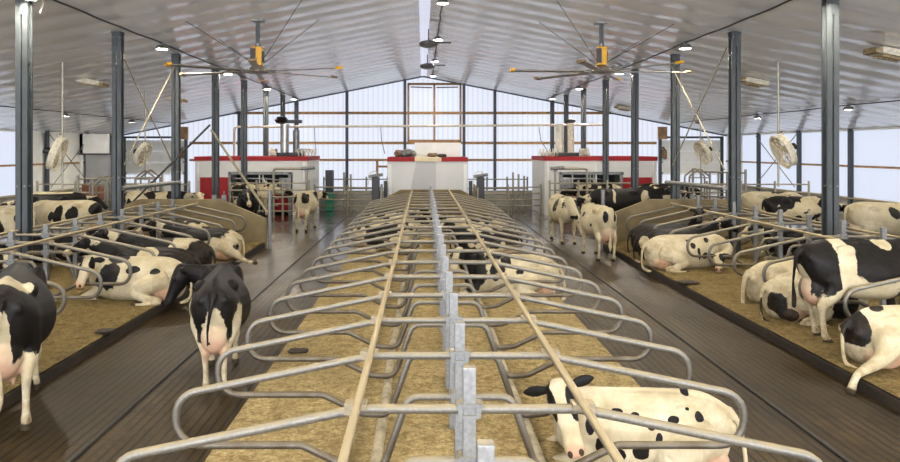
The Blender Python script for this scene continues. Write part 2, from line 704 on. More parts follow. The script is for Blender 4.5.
def end_wall(cx, hw, y, zt, label):
    pts = [(-hw, 0), (hw, 0), (hw, zt - .55), (1.15, zt), (-1.15, zt), (-hw, zt - .55)]
    o = MB().poly([(cx + u, y, z) for u, z in pts], .15).build('bed_end_wall', M['concrete'])
    tag(o, label, 'low wall', 'low concrete walls closing the stall rows')


end_wall(LX, LHW, 20.6, 1.36, 'low tan concrete wall with sloped shoulders closing the left stall row')
end_wall(RX, RHW, 20.6, 1.36, 'low tan concrete wall with sloped shoulders closing the right stall row')
end_wall(CX, HW, 27.3, 1.25, 'low concrete wall closing the central stalls before the white middle cabin')


# ------------------------------------------------------------------ stall dividers
def loop_path(s, k=1.0):
    p = [(.03, 1.2), (.68, 1.2), (2.20, .89), (2.20, .505), (1.22, .505), (.86, .33), (.60, .31), (.40, .88), (.03, .88)]
    q = [(s * u * k, 0, z) for u, z in p]
    return fillet(q, [.08, .19, .19, .15, .12, .13, .12], 5)


def make_divider(k, zt):
    root = empty('stall_divider', (0, 0, 0))
    MB().box((0, 0, (zt + .05) / 2), (.078, .078, zt - .05), bevel=.006).build('post', M['galv_post'], root)
    for s in (-1, 1):
        MB().tube(loop_path(s, k), .0295, 10).build('loop', M['galv'], root, 50)
        MB().box((s * .68 * k, 0, 1.225), (.10, .11, .035), bevel=.008).box((s * .68 * k + .06 * s, 0, 1.21), (.05, .09, .07)).build('rail_clamp', M['rail'], root)
    for z in (1.2, .88):
        c = MB()
        c.box((0, 0, z + .035), (.11, .11, .018)).box((0, 0, z - .035), (.11, .11, .018))
        for s in (-1, 1):
            c.box((s * .055, 0, z), (.03, .10, .085))
            c.cyl((s * .075, -.06, z + .03), (s * .075, .06, z + .03), .009, n=8)
        c.build('collar', M['galv_post'], root, 40)
    return root


def row_of_dividers(cx, ys, k, zt, where):
    proto = None
    for i, y in enumerate(ys):
        o = make_divider(k, zt) if proto is None else copy_tree(proto)
        proto = proto or o
        o.location = (cx, y, 0)
        nm = ORD[i] + ' from the camera' if i < len(ys) - 1 else 'last, by the low end wall'
        tag(o, 'galvanized stall divider on a square post, %s row, %s' % (where, nm), 'stall divider',
            'stall dividers of the %s row' % where)


ys_c = [3.29 + 1.145 * i for i in range(21)]
row_of_dividers(CX, ys_c, 1.0, 1.46, 'central')
ys_l = [12.25 + 1.13 * i for i in range(-3, 8)]
row_of_dividers(LX, ys_l, .92, 1.40, 'left')
ys_r = [11.95 + 1.15 * i for i in range(-2, 8)]
row_of_dividers(RX, ys_r, .90, 1.50, 'right')

for cx, k, y0, y1, where in ((CX, 1.0, 1.5, 27.1, 'central'), (LX, .92, 7.5, 20.4, 'left'), (RX, .90, 7.5, 20.4, 'right')):
    for s in (-1, 1):
        side = 'left' if s < 0 else 'right'
        o = MB().tube([(cx + s * .68 * k, y0, 1.262), (cx + s * .68 * k, y1, 1.262)], .026, 10).build('neck_rail', M['rail'], None, 50)
        tag(o, 'long dusty beige neck rail along the %s side of the %s stall row' % (side, where), 'rail')
for s in (-1, 1):
    pts = []
    y = 1.2
    while y < 26.5:
        pts.append((CX + s * .67 + .025 * noise.noise(Vector((y * .5, s, 0))), y, .222 + .05 * noise.noise(Vector((y * .55, s * 3, 2)))))
        y += .35
    o = MB().tube(pts, .05, 10).build('brisket_tube', M['pvc'], None, 60)
    tag(o, 'pale brisket tube half buried in sawdust on the %s of the central row' % ('left' if s < 0 else 'right'), 'tube')

# scraper cables in the two alleys
for x, w, y1 in ((-3.15, 'left', 29.5), (3.8, 'right', 29.5)):
    o = MB().tube([(x, 3, .012), (x, y1, .012)], .014, 8).build('scraper_cable', M['cable'])
    tag(o, 'dark scraper cable running along the middle of the %s alley' % w, 'cable')

# ------------------------------------------------------------------ steel columns
def make_column(h, wall=False):
    root = empty('steel_column', (0, 0, 0))
    m = MB()
    w, d, g, t = .098, .20, .03, .014
    for s in (-1, 1):
        x0 = s * (g / 2)
        m.box((x0 + s * t / 2, 0, h / 2), (t, d, h))
        for f in (-1, 1):
            m.box((x0 + s * w / 2, f * (d / 2 - t / 2), h / 2), (w, t, h))
            m.box((x0 + s * (w - t / 2), f * (d / 2 - .02), h / 2), (t, .04, h))
    m.build('shaft', M['column'], root)
    b = MB().box((0, 0, .02), (.42, .36, .03))
    b.build('base_plate', M['machine'], root)
    MB().box((0, 0, h - .03), (.24, .24, .05)).box((0, 0, h - .22), (.06, .24, .3)).build('cap_plate', M['column'], root)
    bb = MB()
    for z in (h - .15, 2.1):
        for s in (-1, 1):
            bb.cyl((s * .07, -.125, z), (s * .07, .12, z), .016, n=8)
    bb.build('bolt', M['machine'], root)
    return root


XC = 7.63
proto = None
COLY = [13.63 + 4.19 * k for k in range(8)]
for s, side in ((-1, 'left'), (1, 'right')):
    for k, y in enumerate(COLY):
        o = make_column(ceil_z(XC) - .03) if proto is None else copy_tree(proto)
        proto = proto or o
        o.location = (s * XC + .08, y, 0)
        nm = ['nearest', 'second', 'third', 'fourth', 'fifth', 'sixth', 'seventh', 'farthest'][k]
        tag(o, 'grey steel roof column of the %s row, %s from the camera' % (side, nm), 'column', 'steel roof columns')


def rod(name, a, b, r, m, label, cat='rod'):
    o = MB().tube([a, b], r, 8).build(name, M[m], None, 50)
    return tag(o, label, cat)


for s, side in ((-1, 'left'), (1, 'right')):
    for q, (z0, z1) in enumerate(((5.34, 2.3), (2.28, 5.37))):
        rod('brace_rod', (s * (XC - .05 - .06 * q), COLY[1] + .13, z0), (s * (XC - .05 - .06 * q), COLY[2] - .13, z1), .018, 'rod',
            'beige cross brace rod between second and third %s columns, %s towards the back' % (side, 'falling' if q == 0 else 'rising'))
        rod('brace_rod', (s * (XW - .16 - .07 * q), 34.8, (3.5, .95)[q]), (s * (XW - .16 - .07 * q), 38.9, (.95, 3.5)[q]), .022, 'machine',
            'grey cross brace rod against the %s curtain wall, %s towards the back' % (side, 'falling' if q == 0 else 'rising'))
    rod('crowd_rail', (s * (XC - .16), COLY[1], 1.83), (s * (XC - .16), COLY[2] + .1, 1.78), .06, 'galv_post',
        'thick grey pipe rail fixed between second and third %s columns' % side, 'rail')

# slanted lift arms by the left robot
rod('lift_pole', (-6.2, 20.95, 3.5), (-9.1, 22.0, .95), .032, 'cable', 'dark slanted pole leaning over the left stall row end', 'pole')
rod('lift_pole', (-7.35, 25.0, 3.45), (-4.75, 22.0, .85), .04, 'rod', 'pale slanted pole in front of the left robot cabin', 'pole')


# ------------------------------------------------------------------ lamps
def make_lamp():
    root = empty('barn_lamp', (0, 0, 0))
    MB().lathe([(.06, 0), (.16, -.03), (.20, -.10), (.21, -.17), (.20, -.175), (.19, -.16), (.17, -.145)], n=20).build('housing', M['machine'], root, 40)
    MB().lathe([(.0, -.150), (.185, -.152), (.185, -.160), (.0, -.162)], n=20).build('lens', M['lens'], root, 60)
    MB().cyl((0, 0, .12), (0, 0, -.01), .025, n=8).box((0, 0, .03), (.12, .05, .05)).build('bracket', M['machine'], root)
    return root


proto = None
for x, y0, w in ((-7.25, 20.0, 'left column row'), (.55, 20.2, 'ridge row'), (7.25, 19.9, 'right column row'),
                 (-14.6, 22.6, 'left outer row'), (14.6, 24.7, 'right outer row')):
    n = 0
    for k in range(-4, 4):
        y = y0 + 6.75 * k
        if y > 42 or y < Y0 + .5:
            continue
        o = make_lamp() if proto is None else copy_tree(proto)
        proto = proto or o
        o.location = (x, y, ceil_z(x) - .10)
        o.scale = (.8, .8, .8)
        z = ceil_z(x) - .3
        seen = y > 0 and -6 < 149 - 720 * (z - 2.8) / y and 0 < 423 + 720 * x / y < 900
        if seen:
            tag(o, 'bright round barn lamp in the %s, %s in view from the camera' % (w, ORD[n]), 'lamp', 'ceiling lamps')
            n += 1
        else:
            tag(o, 'bright round barn lamp in the %s, out of view above the camera' % w, 'lamp', 'lamps out of view, ' + w)
    pts = []
    y = Y0 + .3
    while y < 42.6:
        pts.append((x + .02 * math.sin(y * 3), y, ceil_z(x) - .06 - .03 * abs(math.sin((y - y0) / 6.75 * math.pi))))
        y += .55
    o = MB().tube(pts, .022, 6).build('lamp_cable', M['cable'])
    tag(o, 'dark power cable clipped under the roof along the %s of lamps' % w, 'cable')


# ------------------------------------------------------------------ big ceiling fans
def big_fan(loc, th0, label, tip):
    root = empty('ceiling_fan', loc, 0, label, 'fan', 'large ceiling fans')
    h = ceil_z(loc[0]) - loc[2]
    MB().box((0, 0, (h + .55) / 2), (.10, .10, h - .55)).build('drop_tube', M['column'], root)
    MB().box((0, 0, h - .03), (.35, .35, .05)).build('ceiling_plate', M['machine'], root)
    mb = MB().box((0, 0, .42), (.26, .26, .5), bevel=.03)
    mo = mb.build('motor', M['yellow'], root)
    MB().box((-.10, -.14, .42), (.14, .04, .40)).box((.14, 0, .40), (.04, .2, .3)).build('control_box', M['black'], mo)
    MB().cyl((0, 0, .67), (0, 0, .76), .07, n=14).build('coupling', M['machine'], mo, 40)
    MB().lathe([(.10, .17), (.16, .14), (.30, .06), (.32, 0), (.28, -.05), (.05, -.07)], n=24).build('hub', M['blade'], root, 40)
    for k in range(6):
        a = R(th0 + 60 * k)
        c, s = math.cos(a), math.sin(a)
        rot = Matrix.Rotation(a, 4, 'Z') @ Matrix.Rotation(R(10), 4, 'X')
        b = MB().box((c * 1.37, s * 1.37, 0), (2.1, .17, .028), rot, .01)
        b.box((c * .35, s * .35, 0), (.3, .10, .05), Matrix.Rotation(a, 4, 'Z'))
        bo = b.build('blade', M['blade'], root)
        mt = M['yellow'] if (k + tip) % 2 == 0 else M['brown_cap']
        MB().box((c * 2.47, s * 2.47, 0.01), (.12, .20, .07), rot, .015).build('tip_cap', mt, bo)
    for k in range(4):
        a = R(45 + 90 * k)
        L = 2.1
        x1, y1 = math.cos(a) * L, math.sin(a) * L
        z1 = ceil_z(loc[0] + x1) - loc[2] - .01
        MB().tube([(math.cos(a) * .16, math.sin(a) * .16, .22), (x1, y1, z1)], .009, 6).build('guy_wire', M['cable'], root)


big_fan((-4.52, 19.7, 4.92), -20, 'large six blade ceiling fan with yellow motor hanging over the left alley', 0)
big_fan((4.88, 19.7, 4.92), 5, 'large six blade ceiling fan with yellow motor hanging over the right alley', 1)


# hanging white drum fans
def drum_fan(loc, axis, dia, label):
    root = empty('drum_fan', loc, 0, label, 'fan', 'white drum fans hung over the outer stalls')
    ax = Vector(axis).normalized()
    r = dia / 2
    ob = MB()
    n = 28
    ref = Vector((0, 0, 1))
    u = ax.cross(ref).normalized()
    w = ax.cross(u)

    def ring(rad, h):
        return [ob.bm.verts.new(ax * h + (u * math.cos(2 * math.pi * k / n) + w * math.sin(2 * math.pi * k / n)) * rad) for k in range(n)]
    prof = [(r * 1.06, .085), (r, .05), (r * .96, -.07), (r * 1.02, -.10), (r * .97, -.10), (r * .92, -.07), (r * .94, .05), (r * 1.0, .085)]
    rs = [ring(*p) for p in prof]
    for a, b in zip(rs, rs[1:] + rs[:1]):
        for k in range(n):
            ob.bm.faces.new((a[k], a[(k + 1) % n], b[(k + 1) % n], b[k]))
    ob.build('drum', M['fan_white'], root, 40)
    g = MB()
    for h in (.08, -.095):
        for f in (.25, .5, .75, .97):
            pts = [ax * h + (u * math.cos(2 * math.pi * k / 24) + w * math.sin(2 * math.pi * k / 24)) * r * f for k in range(25)]
            g.tube(pts, .009, 5, False)
        for k in range(8):
            d = u * math.cos(math.pi * k / 4) + w * math.sin(math.pi * k / 4)
            g.tube([ax * h, ax * h + d * r * .97], .007, 5)
    g.build('grille', M['fan_white'], root)
    for k in range(4):
        a = R(90 * k + 20)
        d = u * math.cos(a) + w * math.sin(a)
        e = ax.cross(d)
        b = MB()
        m3 = Matrix((d, e, ax)).transposed().to_4x4() @ Matrix.Rotation(R(18), 4, 'X')
        b.box(d * r * .5, (r * .82, r * .40, .015), m3)
        b.build('blade', M['fan_dirty'], root)
    m = MB().cyl(-ax * .06, -ax * .36, .10, n=16)
    m.build('motor', M['black'], root, 40)
    top = ceil_z(loc[0]) - loc[2]
    p = MB().tube([(0, .26, top), (0, .26, -1.0)], .03, 8)
    p.tube(fillet([(0, .26, .55), (0, .0, .55), (0, 0, r * .95)], .08), .02, 8)
    p.build('hanger_pole', M['galv_dark'], root)


drum_fan((-10.15, 20.0, 2.66), (.93, .20, -.34), .95, 'white drum fan on pole above the left outer cows, nearer of the left two')
drum_fan((-10.9, 28.0, 2.58), (.92, -.08, -.40), .95, 'white drum fan by the left overhead door, farther of the left two')
drum_fan((10.0, 20.0, 2.74), (-.94, .02, -.42), .95, 'white drum fan on pole above the right outer cows, nearer of the right two')
drum_fan((11.2, 28.8, 2.66), (-.92, -.06, -.42), .95, 'white drum fan by the right overhead door, farther of the right two')

# white boxes on the ceiling
proto = None
for s, y, side, nm in ((1, 16.6, 'right', 'nearest'), (-1, 23.5, 'left', 'nearest'), (1, 23.5, 'right', 'middle'),
                       (-1, 31.4, 'left', 'farther'), (1, 38.6, 'right', 'farthest')):
    if proto is None:
        o = proto = empty('ceiling_box', (0, 0, 0))
        MB().box((0, 0, -.10), (.75, .62, .16), bevel=.025).build('case', M['fan_white'], o)
        MB().box((-.42, 0, -.11), (.14, .50, .13), bevel=.01).build('end_cap', M['fan_dirty'], o)
        MB().box((0, -.15, -.2), (.55, .05, .05)).box((0, .15, -.2), (.55, .05, .05)).build('vane', M['fan_dirty'], o)
    else:
        o = copy_tree(proto)
    o.location = (s * 10.8, y, ceil_z(10.8) - .03)
    o.rotation_euler = (0, s * math.atan(SL), 0 if s > 0 else math.pi)
    tag(o, 'dusty white rectangular ventilation box on the %s ceiling slope, %s of its row' % (side, nm), 'ventilation box', 'white boxes on the ceiling')

# dark units hung under the ridge
proto = None
for y, nm in ((26.0, 'nearer'), (33.0, 'farther')):
    if proto is None:
        o = proto = empty('ridge_fan', (0, 0, 0))
        MB().lathe([(.05, .12), (.30, .05), (.36, -.03), (.30, -.12), (.12, -.17)], n=24).build('housing', M['machine'], o, 40)
        MB().tube([(0, 0, .1), (0, 0, .55)], .02, 8).build('rod', M['cable'], o)
        MB().box((.55, 0, .02), (.55, .05, .05)).build('arm', M['cable'], o)
    else:
        o = copy_tree(proto)
    o.location = (.2, y, 6.62)
    tag(o, 'dark round unit hanging under the ridge skylight, %s of the two' % nm, 'ceiling unit', 'round units under the ridge')


# ------------------------------------------------------------------ robot cabins
def robot_cabin(cx, s, side):
    """s=+1: alley side is at +x"""
    w, dp, h = 4.75, 3.5, 2.30
    y0 = 30.5
    root = empty('robot_cabin', (cx, y0, 0), 0, 'white milking robot cabin with red trim and open bay, %s of the middle cabin' % side, 'cabin', 'white cabins with red trim')
    ox0, ox1 = (-.95, 1.75)
    if s < 0:
        ox0, ox1 = -1.75, .95
    m = MB()
    m.box((0, dp / 2, h - .25), (w, dp, .5))
    m.box(((-w / 2 + ox0) / 2, dp / 2 - .1, (h - .5) / 2), (ox0 + w / 2, dp - .2, h - .5))
    m.box(((w / 2 + ox1) / 2, dp / 2 - .1, (h - .5) / 2), (w / 2 - ox1, dp - .2, h - .5))
    m.box((0, dp - .1, (h - .5) / 2), (w, .2, h - .5))
    wl = m.build('wall', M['white_cabin'], root)
    for x in (-w / 2 + .14, -.2, w / 2 - .14):
        MB().box((x, -.012, h - .45), (.05, .02, .8)).build('seam_strip', M['white_steel'], wl)
    MB().box((0, dp / 2, h + .09), (w + .06, dp + .06, .18)).build('trim_band', M['red'], root)
    dx = (-w / 2 + .85) * s
    dd = MB().box((dx, -.03, .85), (1.25, .05, 1.5)).build('door', M['red'], root)
    MB().box((dx + .4 * s, -.08, .95), (.04, .05, .14)).build('handle', M['steel'], dd)
    bay = MB()
    bx = (ox0 + ox1) / 2
    bw = ox1 - ox0
    bay.box((bx, 1.35, .9), (bw, .05, 1.8))
    bay.build('bay_back', M['dark'], root)
    fr = MB()
    for x in (ox0 + .06, ox1 - .10):
        fr.box((x, -.04, .9), (.12, .12, 1.8))
    fr.box((bx, -.04, 1.78), (bw, .12, .12))
    fr.build('bay_frame', M['machine'], root)
    rb = MB()
    for k, z in enumerate((.45, .75, 1.05, 1.35, 1.55)):
        rb.tube(fillet([(ox0 + .2, .05, z), (bx + .2, .05, z), (bx + .7, .25, z - .08)], .1), .03, 8)
    for x in (bx - .8, bx - .05, bx + .10, bx + .55):
        rb.tube([(x, .0, .1), (x, .0, 1.7)], .03, 8)
    rb.build('stall_rails', M['steel'], root, 50)
    ar = MB().box((bx + s * .85, .5, .55), (.6, .5, .9), bevel=.05)
    ar.build('robot_arm_cover', M['red'], root)
    gm = MB().box((bx + s * 1.0, .3, 1.2), (.5, .5, .75), bevel=.04).cyl((bx - s * .2, .2, 1.25), (bx + s * .7, .2, 1.25), .11)
    gm.build('robot_unit', M['machine'], root, 40)
    ho = MB()
    for k in range(3):
        ho.tube(fillet([(bx + .1 * k, .1, 1.55), (bx + .35, -.02, 1.25 - .1 * k), (bx - .35 + .1 * k, -.02, .9), (bx - .2, .1, .6)], .15), .02, 6)
    ho.build('hose', M['hose'], root, 60)
    return root


robot_cabin(-7.28, 1, 'left')
robot_cabin(7.53, -1, 'right')

# middle cabin
root = empty('middle_cabin', (.18, 28.6, 0), 0, 'white middle cabin with red and cream top trim at the end of the central stalls', 'cabin', 'white cabins with red trim')
MB().box((0, 1.6, 1.15), (3.2, 3.2, 2.30)).build('wall', M['white_cabin'], root)
tb = MB().box((-1.05, 1.6, 2.385), (1.1, 3.26, .17)).box((1.05, 1.6, 2.385), (1.1, 3.26, .17))
tb.build('trim_band', M['red'], root)
MB().box((.02, 1.55, 2.385), (1.06, 3.2, .16)).build('trim_board', M['cream'], root)
MB().poly([(-.72, -.02, .9), (.33, -.02, .9), (.33, -.02, 2.29), (-.45, -.02, 2.29)], .015).build('sunlit_sheet', M['light_patch'], root)  # patch of reflected sunlight on the cabin front, painted as a grey shape
for x in (-1.5, 1.5):
    MB().box((x, -.015, 1.1), (.14, .03, 2.2)).build('corner_strip', M['white_steel'], root)
o = MB().box((.62, 30.5, 2.76), (1.95, .08, .62), bevel=.01).build('notice_panel', M['white_steel'])
tag(o, 'plain white panel standing upright on the roof of the middle cabin', 'panel')
# bundles on its roof
rt = 2.48


def bag(loc, size, m, label, seed):
    bm = bmesh.new()
    bmesh.ops.create_icosphere(bm, subdivisions=4, radius=1)
    for v in bm.verts:
        p = v.co.copy()
        k = 1 + .22 * noise.noise(p * 1.7 + Vector((seed, 0, 0))) + .1 * noise.noise(p * 4 + Vector((0, seed, 0)))
        q = Vector((abs(p.x) ** .7 * (1 if p.x > 0 else -1), abs(p.y) ** .7 * (1 if p.y > 0 else -1), abs(p.z) ** .7 * (1 if p.z > 0 else -1)))
        v.co = Vector((q.x * size[0] * k, q.y * size[1] * k, max(-size[2], q.z * size[2] * k)))
    me = bpy.data.meshes.new('bundle')
    bm.to_mesh(me)
    bm.free()
    for f in me.polygons:
        f.use_smooth = True
    me.materials.append(M[m])
    o = bpy.data.objects.new('bundle', me)
    C.objects.link(o)
    o.location = (loc[0], loc[1], loc[2] + size[2])
    return tag(o, label, 'bundle')


bag((-.62, 29.0, rt), (.33, .25, .15), 'machine', 'dark grey tarpaulin bundle on the left of the middle cabin roof', 1)
bag((-1.0, 28.95, rt), (.14, .14, .14), 'brown_cap', 'small brown bundle at the left corner of the middle cabin roof', 5)
bag((.38, 28.95, rt), (.20, .15, .08), 'brown_cap', 'low brown heap on the cream board of the middle cabin roof', 2)
bag((.75, 28.95, rt), (.20, .13, .06), 'black', 'low black heap right of centre on the middle cabin roof', 3)


# machinery on the robot cabins
def tanks(x, y, z, label, pale):
    root = empty('milk_tank_unit', (x, y, z), 0, label, 'tank', 'tank units on the robot cabins')
    root.scale = (1.2, 1.2, 1.2)
    MB().cyl((-.18, 0, .12), (-.18, 0, 1.18), .15, n=20).build('cylinder', M['steel' if not pale else 'hose'], root, 40)
    MB().cyl((.24, 0, .12), (.24, 0, .95 if not pale else 1.22), .12, n=20).build('cylinder', M['machine' if not pale else 'fan_white'], root, 40)
    MB().box((.02, 0, .07), (.95, .5, .14), bevel=.03).build('base', M['black'], root)
    if not pale:
        MB().lathe([(.05, 0), (.2, .04), (.26, .14), (.16, .26), (.03, .28)], (-.3, 0, 1.18), n=16).box((-.0, 0, 1.27), (.9, .2, .12), bevel=.03).build('pump_head', M['black'], root, 40)
    else:
        MB().lathe([(.05, 0), (.17, .03), (.17, .1), (.03, .14)], (.24, 0, 1.22), n=16).build('pump_head', M['black'], root, 40)


tanks(-5.85, 31.6, rt, 'pair of upright steel tanks under a black pump head on the left robot cabin', False)
tanks(6.2, 31.6, rt, 'pair of pale upright tanks on the right robot cabin', True)


def coil(x, y, label, w=.35):
    o = MB()
    for k in range(6):
        cx = -w + 2 * w * k / 5
        o.tube([(cx + .03 * math.sin(a * 2), .16 * math.cos(a), .17 + .15 * math.sin(a)) for a in [i * math.pi / 10 for i in range(21)]], .03, 8, False)
    b = o.build('hose_coil', M['hose'], None, 60)
    b.location = (x, y, rt)
    tag(b, label, 'hose', 'white hose coils on the cabin roofs')


coil(-5.05, 31.3, 'coil of white hose at the right edge of the left robot cabin roof')
coil(-6.5, 31.2, 'short coil of white hose left of the steel tanks', .12)
coil(5.45, 31.3, 'coil of white hose at the left edge of the right robot cabin roof')
coil(7.0, 31.3, 'short coil of white hose right of the pale tanks', .18)

# long white overhead pipe
o = MB().tube(fillet([(-8.7, 33.2, 2.48), (-8.7, 33.2, 3.82), (0, 33.2, 3.86), (8.4, 33.2, 3.92)], .15), .055, 10).build('overhead_pipe', M['hose'], None, 50)
tag(o, 'long white overhead pipe crossing the barn in front of the translucent back wall', 'pipe')
for x in (-5.0, -1.95, 5.35):
    o = MB().tube([(x, 33.2, 3.8), (x + .05, 33.0, 3.2), (x + .25, 32.0, 2.6)], .018, 6).build('drop_hose', M['cable'], None, 60)
    tag(o, 'thin hose dropping from the overhead pipe above the %s cabin' % {-5.0: 'left robot', -1.95: 'middle', 5.35: 'right robot'}[x], 'hose')


# ------------------------------------------------------------------ gates and pens
def gate(a, b, z0, z1, bars, label, posts=2, vert=0, m='galv_dark', group='pipe gates around the robots'):
    a, b = Vector((*a, 0)), Vector((*b, 0))
    root = empty('pipe_gate', a, math.atan2(b.y - a.y, b.x - a.x), label, 'gate', group)
    L = (b - a).length
    for k in range(bars):
        z = z0 + (z1 - z0) * k / max(1, bars - 1)
        MB().tube([(0, 0, z), (L, 0, z)], .028, 8).build('rail', M[m], root, 50)
    for k in range(posts):
        x = L * k / max(1, posts - 1)
        MB().tube([(x, 0, 0), (x, 0, z1 + .12)], .042, 8).build('post', M[m], root, 50)
    for k in range(vert):
        x = L * (k + 1) / (vert + 1)
        MB().tube([(x, 0, z0), (x, 0, z1)], .034, 8).build('bar', M[m], root, 50)


gate((-4.7, 31.2), (-1.75, 30.6), .35, 1.15, 4, 'grey pipe gate across the far end of the left alley', 3)
gate((2.2, 30.6), (5.1, 31.2), .35, 1.15, 4, 'grey pipe gate across the far end of the right alley', 3)
gate((-1.75, 30.4), (-1.6, 27.6), .3, 1.2, 4, 'pipe gate beside the left end of the middle cabin', 3)
gate((2.15, 30.4), (2.1, 27.6), .3, 1.2, 4, 'pipe gate beside the right end of the middle cabin', 3)
gate((-7.6, 28.4), (-4.5, 28.4), .35, 1.45, 5, 'pipe gate in front of the open bay of the left robot cabin', 4)
gate((5.0, 28.4), (8.4, 28.4), .35, 1.45, 5, 'pipe gate in front of the open bay of the right robot cabin', 4)
gate((-14.2, 26.5), (-8.6, 26.5), .3, 1.5, 5, 'long pipe gate in front of the left overhead door', 5, 0)
gate((9.2, 26.5), (14.2, 26.5), .3, 1.5, 5, 'long pipe gate in front of the right overhead door', 5, 0)
gate((9.6, 25.6), (10.75, 24.0), .3, 2.0, 3, 'tall barred pipe gate right of the third right column', 2, 5, 'galv')
gate((-11.5, 24.0), (-9.2, 25.4), .3, 1.8, 3, 'tall barred pipe gate behind the second left column', 2, 5)

for s, x, w in ((-1, -4.3, 'left'), (1, 5.05, 'right')):
    o = MB().tube([(x, 20.2, 0), (x, 20.2, 1.65)], .055, 10).build('bollard_post', M['galv_post'], None, 50)
    tag(o, 'upright grey pipe post at the alley corner of the %s low end wall' % w, 'post')
for s, x0, x1, w in ((-1, -6.1, -4.75, 'left'), (1, 5.4, 6.7, 'right')):
    o = MB().tube(fillet([(x0, 29.4, 0), (x0, 29.4, 2.0), (x1, 29.4, 2.0), (x1, 29.4, 0)], .12), .05, 10)
    r = o.build('pipe_portal', M['galv_dark'], None, 50)
    tag(r, 'tall pipe portal standing before the %s robot cabin' % w, 'frame')
    xx = x1 if s < 0 else x0
    MB().cyl((xx - .2, 29.32, 2.0), (xx + .35, 29.32, 2.04), .07, n=12).box((xx, 29.35, 1.98), (.16, .14, .2)).build('air_cylinder', M['machine'], r, 40)


def arch(x, y, h, w, label):
    root = empty('pipe_arch', (x, y, 0), 0, label, 'frame', 'pipe arches at the crossovers')
    for k, yy in enumerate((0, .5)):
        MB().tube(fillet([(-w / 2, yy, 0), (-w / 2, yy, h - .3), (0, yy, h), (w / 2, yy, h - .3), (w / 2, yy, 0)], .12), .035, 8).build('hoop', M['galv'], root, 50)
    for z in (.6, 1.0, h - .35):
        MB().tube([(-w / 2, 0, z), (w / 2, 0, z)], .022, 8).build('cross_bar', M['galv'], root, 50)


arch(-11.3, 25.2, 1.85, .72, 'gabled pipe arch left of the second left column')
arch(-10.6, 27.5, 2.0, .75, 'gabled pipe arch below the farther left drum fan')
arch(10.6, 27.6, 2.05, .78, 'gabled pipe arch below the farther right drum fan')

proto = None
for s, x, y, w in ((-1, -8.05, 21.9, 'left, outer'), (-1, -7.75, 21.9, 'left, inner'), (1, 5.9, 22.2, 'right, inner'), (1, 6.3, 22.2, 'right, outer')):
    o = MB().box((x + (1.7 if s < 0 else 2.0), y, .7), (.13, .10, 1.4), bevel=.01).build('short_post', M['galv_post'])
    tag(o, 'short square galvanized post behind the low end wall on the %s' % w, 'post')

for s, x, w in ((-1, -1.85, 'left'), (1, 2.25, 'right')):
    root = empty('gate_station', (x, 28.2, 0), 0, 'black upright gate machine beside the %s corner of the middle cabin' % w, 'machine', 'black gate machines')
    MB().box((0, 0, .85), (.30, .28, 1.7), bevel=.03).build('body', M['black'], root)
    MB().box((s * -.38, .1, .9), (.14, .2, 1.3), bevel=.02).build('side_column', M['black'], root)
    MB().cyl((-.28, -.1, 1.72), (.28, -.1, 1.8), .06, n=12).box((0, 0, 1.72), (.2, .2, .12)).build('air_cylinder', M['machine'], root, 40)
    MB().tube(fillet([(0, -.1, 1.75), (.1, -.2, 1.95), (-.2, -.15, 1.9), (-.3, -.1, 1.4)], .08), .02, 6).build('hose', M['hose'], root, 60)

for s, x0, x1, w in ((-1, -4.75, -1.7, 'left'), (1, 2.1, 5.0, 'right')):
    o = MB().box(((x0 + x1) / 2, 33.0, .45), (x1 - x0, .16, .9)).build('pen_wall', M['concrete_grey'])
    tag(o, 'low concrete pen wall behind the far gate of the %s alley' % w, 'low wall')
    gate((x0, 34.5), (x1, 34.5), .9, 1.35, 2, 'light rail fence beyond the low pen wall of the %s alley' % w, 4, 0, 'galv', 'rail fences before the back wall')
for k, x in enumerate((4.05, 4.3, 4.55)):
    o = MB().tube([(x, 32.4, 0), (x, 32.4, 1.75 - .08 * k)], .045, 8).build('tall_post', M['galv_dark'], None, 50)
    tag(o, 'tall grey post beside the right alley pen wall, %s of three' % ('leftmost', 'middle', 'rightmost')[k], 'post', 'tall posts by the right pen wall')
for k, x in enumerate((-3.55, -3.25)):
    o = MB().tube([(x, 32.4, 0), (x, 32.4, 1.75 - .08 * k)], .045, 8).build('tall_post', M['galv_dark'], None, 50)
    tag(o, 'tall grey post beside the left alley pen wall, %s of two' % ('left', 'right')[k], 'post', 'tall posts by the left pen wall')
root = empty('feed_bin', (-4.2, 32.4, 0), 0, 'dark upright feed bin with green base by the left pen wall', 'bin')
MB().box((0, 0, 1.35), (.36, .3, 1.0), bevel=.03).build('body', M['black'], root)
MB().box((0, 0, .45), (.4, .34, .85), bevel=.02).build('base', M['green'], root)
root = empty('wooden_box', (-16.6, 36.2, 0), 0, 'wide brown wooden box in front of the grey service door', 'box')
MB().box((0, 0, .5), (.9, .5, 1.0), bevel=.02).build('body', M['crate'], root)
MB().box((0, 0, 1.02), (.95, .55, .05)).build('lid', M['crate'], root)
root = empty('wooden_box', (-15.6, 36.6, 0), 0, 'small brown wooden box right of the wide brown box', 'box')
MB().box((0, 0, .5), (.3, .3, 1.0), bevel=.02).build('body', M['crate'], root)
MB().box((0, 0, 1.02), (.33, .33, .05)).build('lid', M['crate'], root)
for s, w in ((-1, 'left'), (1, 'right')):
    o = MB().tube(fillet([(s * 14.5, 43.0, 2.2), (s * 14.5, 43.0, 2.7), (s * 14.3, 42.9, 2.9)], .1), .06, 8).box((s * 14.4, 43.0, 2.5), (.3, .2, .5), bevel=.03).build('control_box', M['brown_cap'], None, 50)
    tag(o, 'small brown control box on the back wall beside the %s overhead door' % w, 'control box')
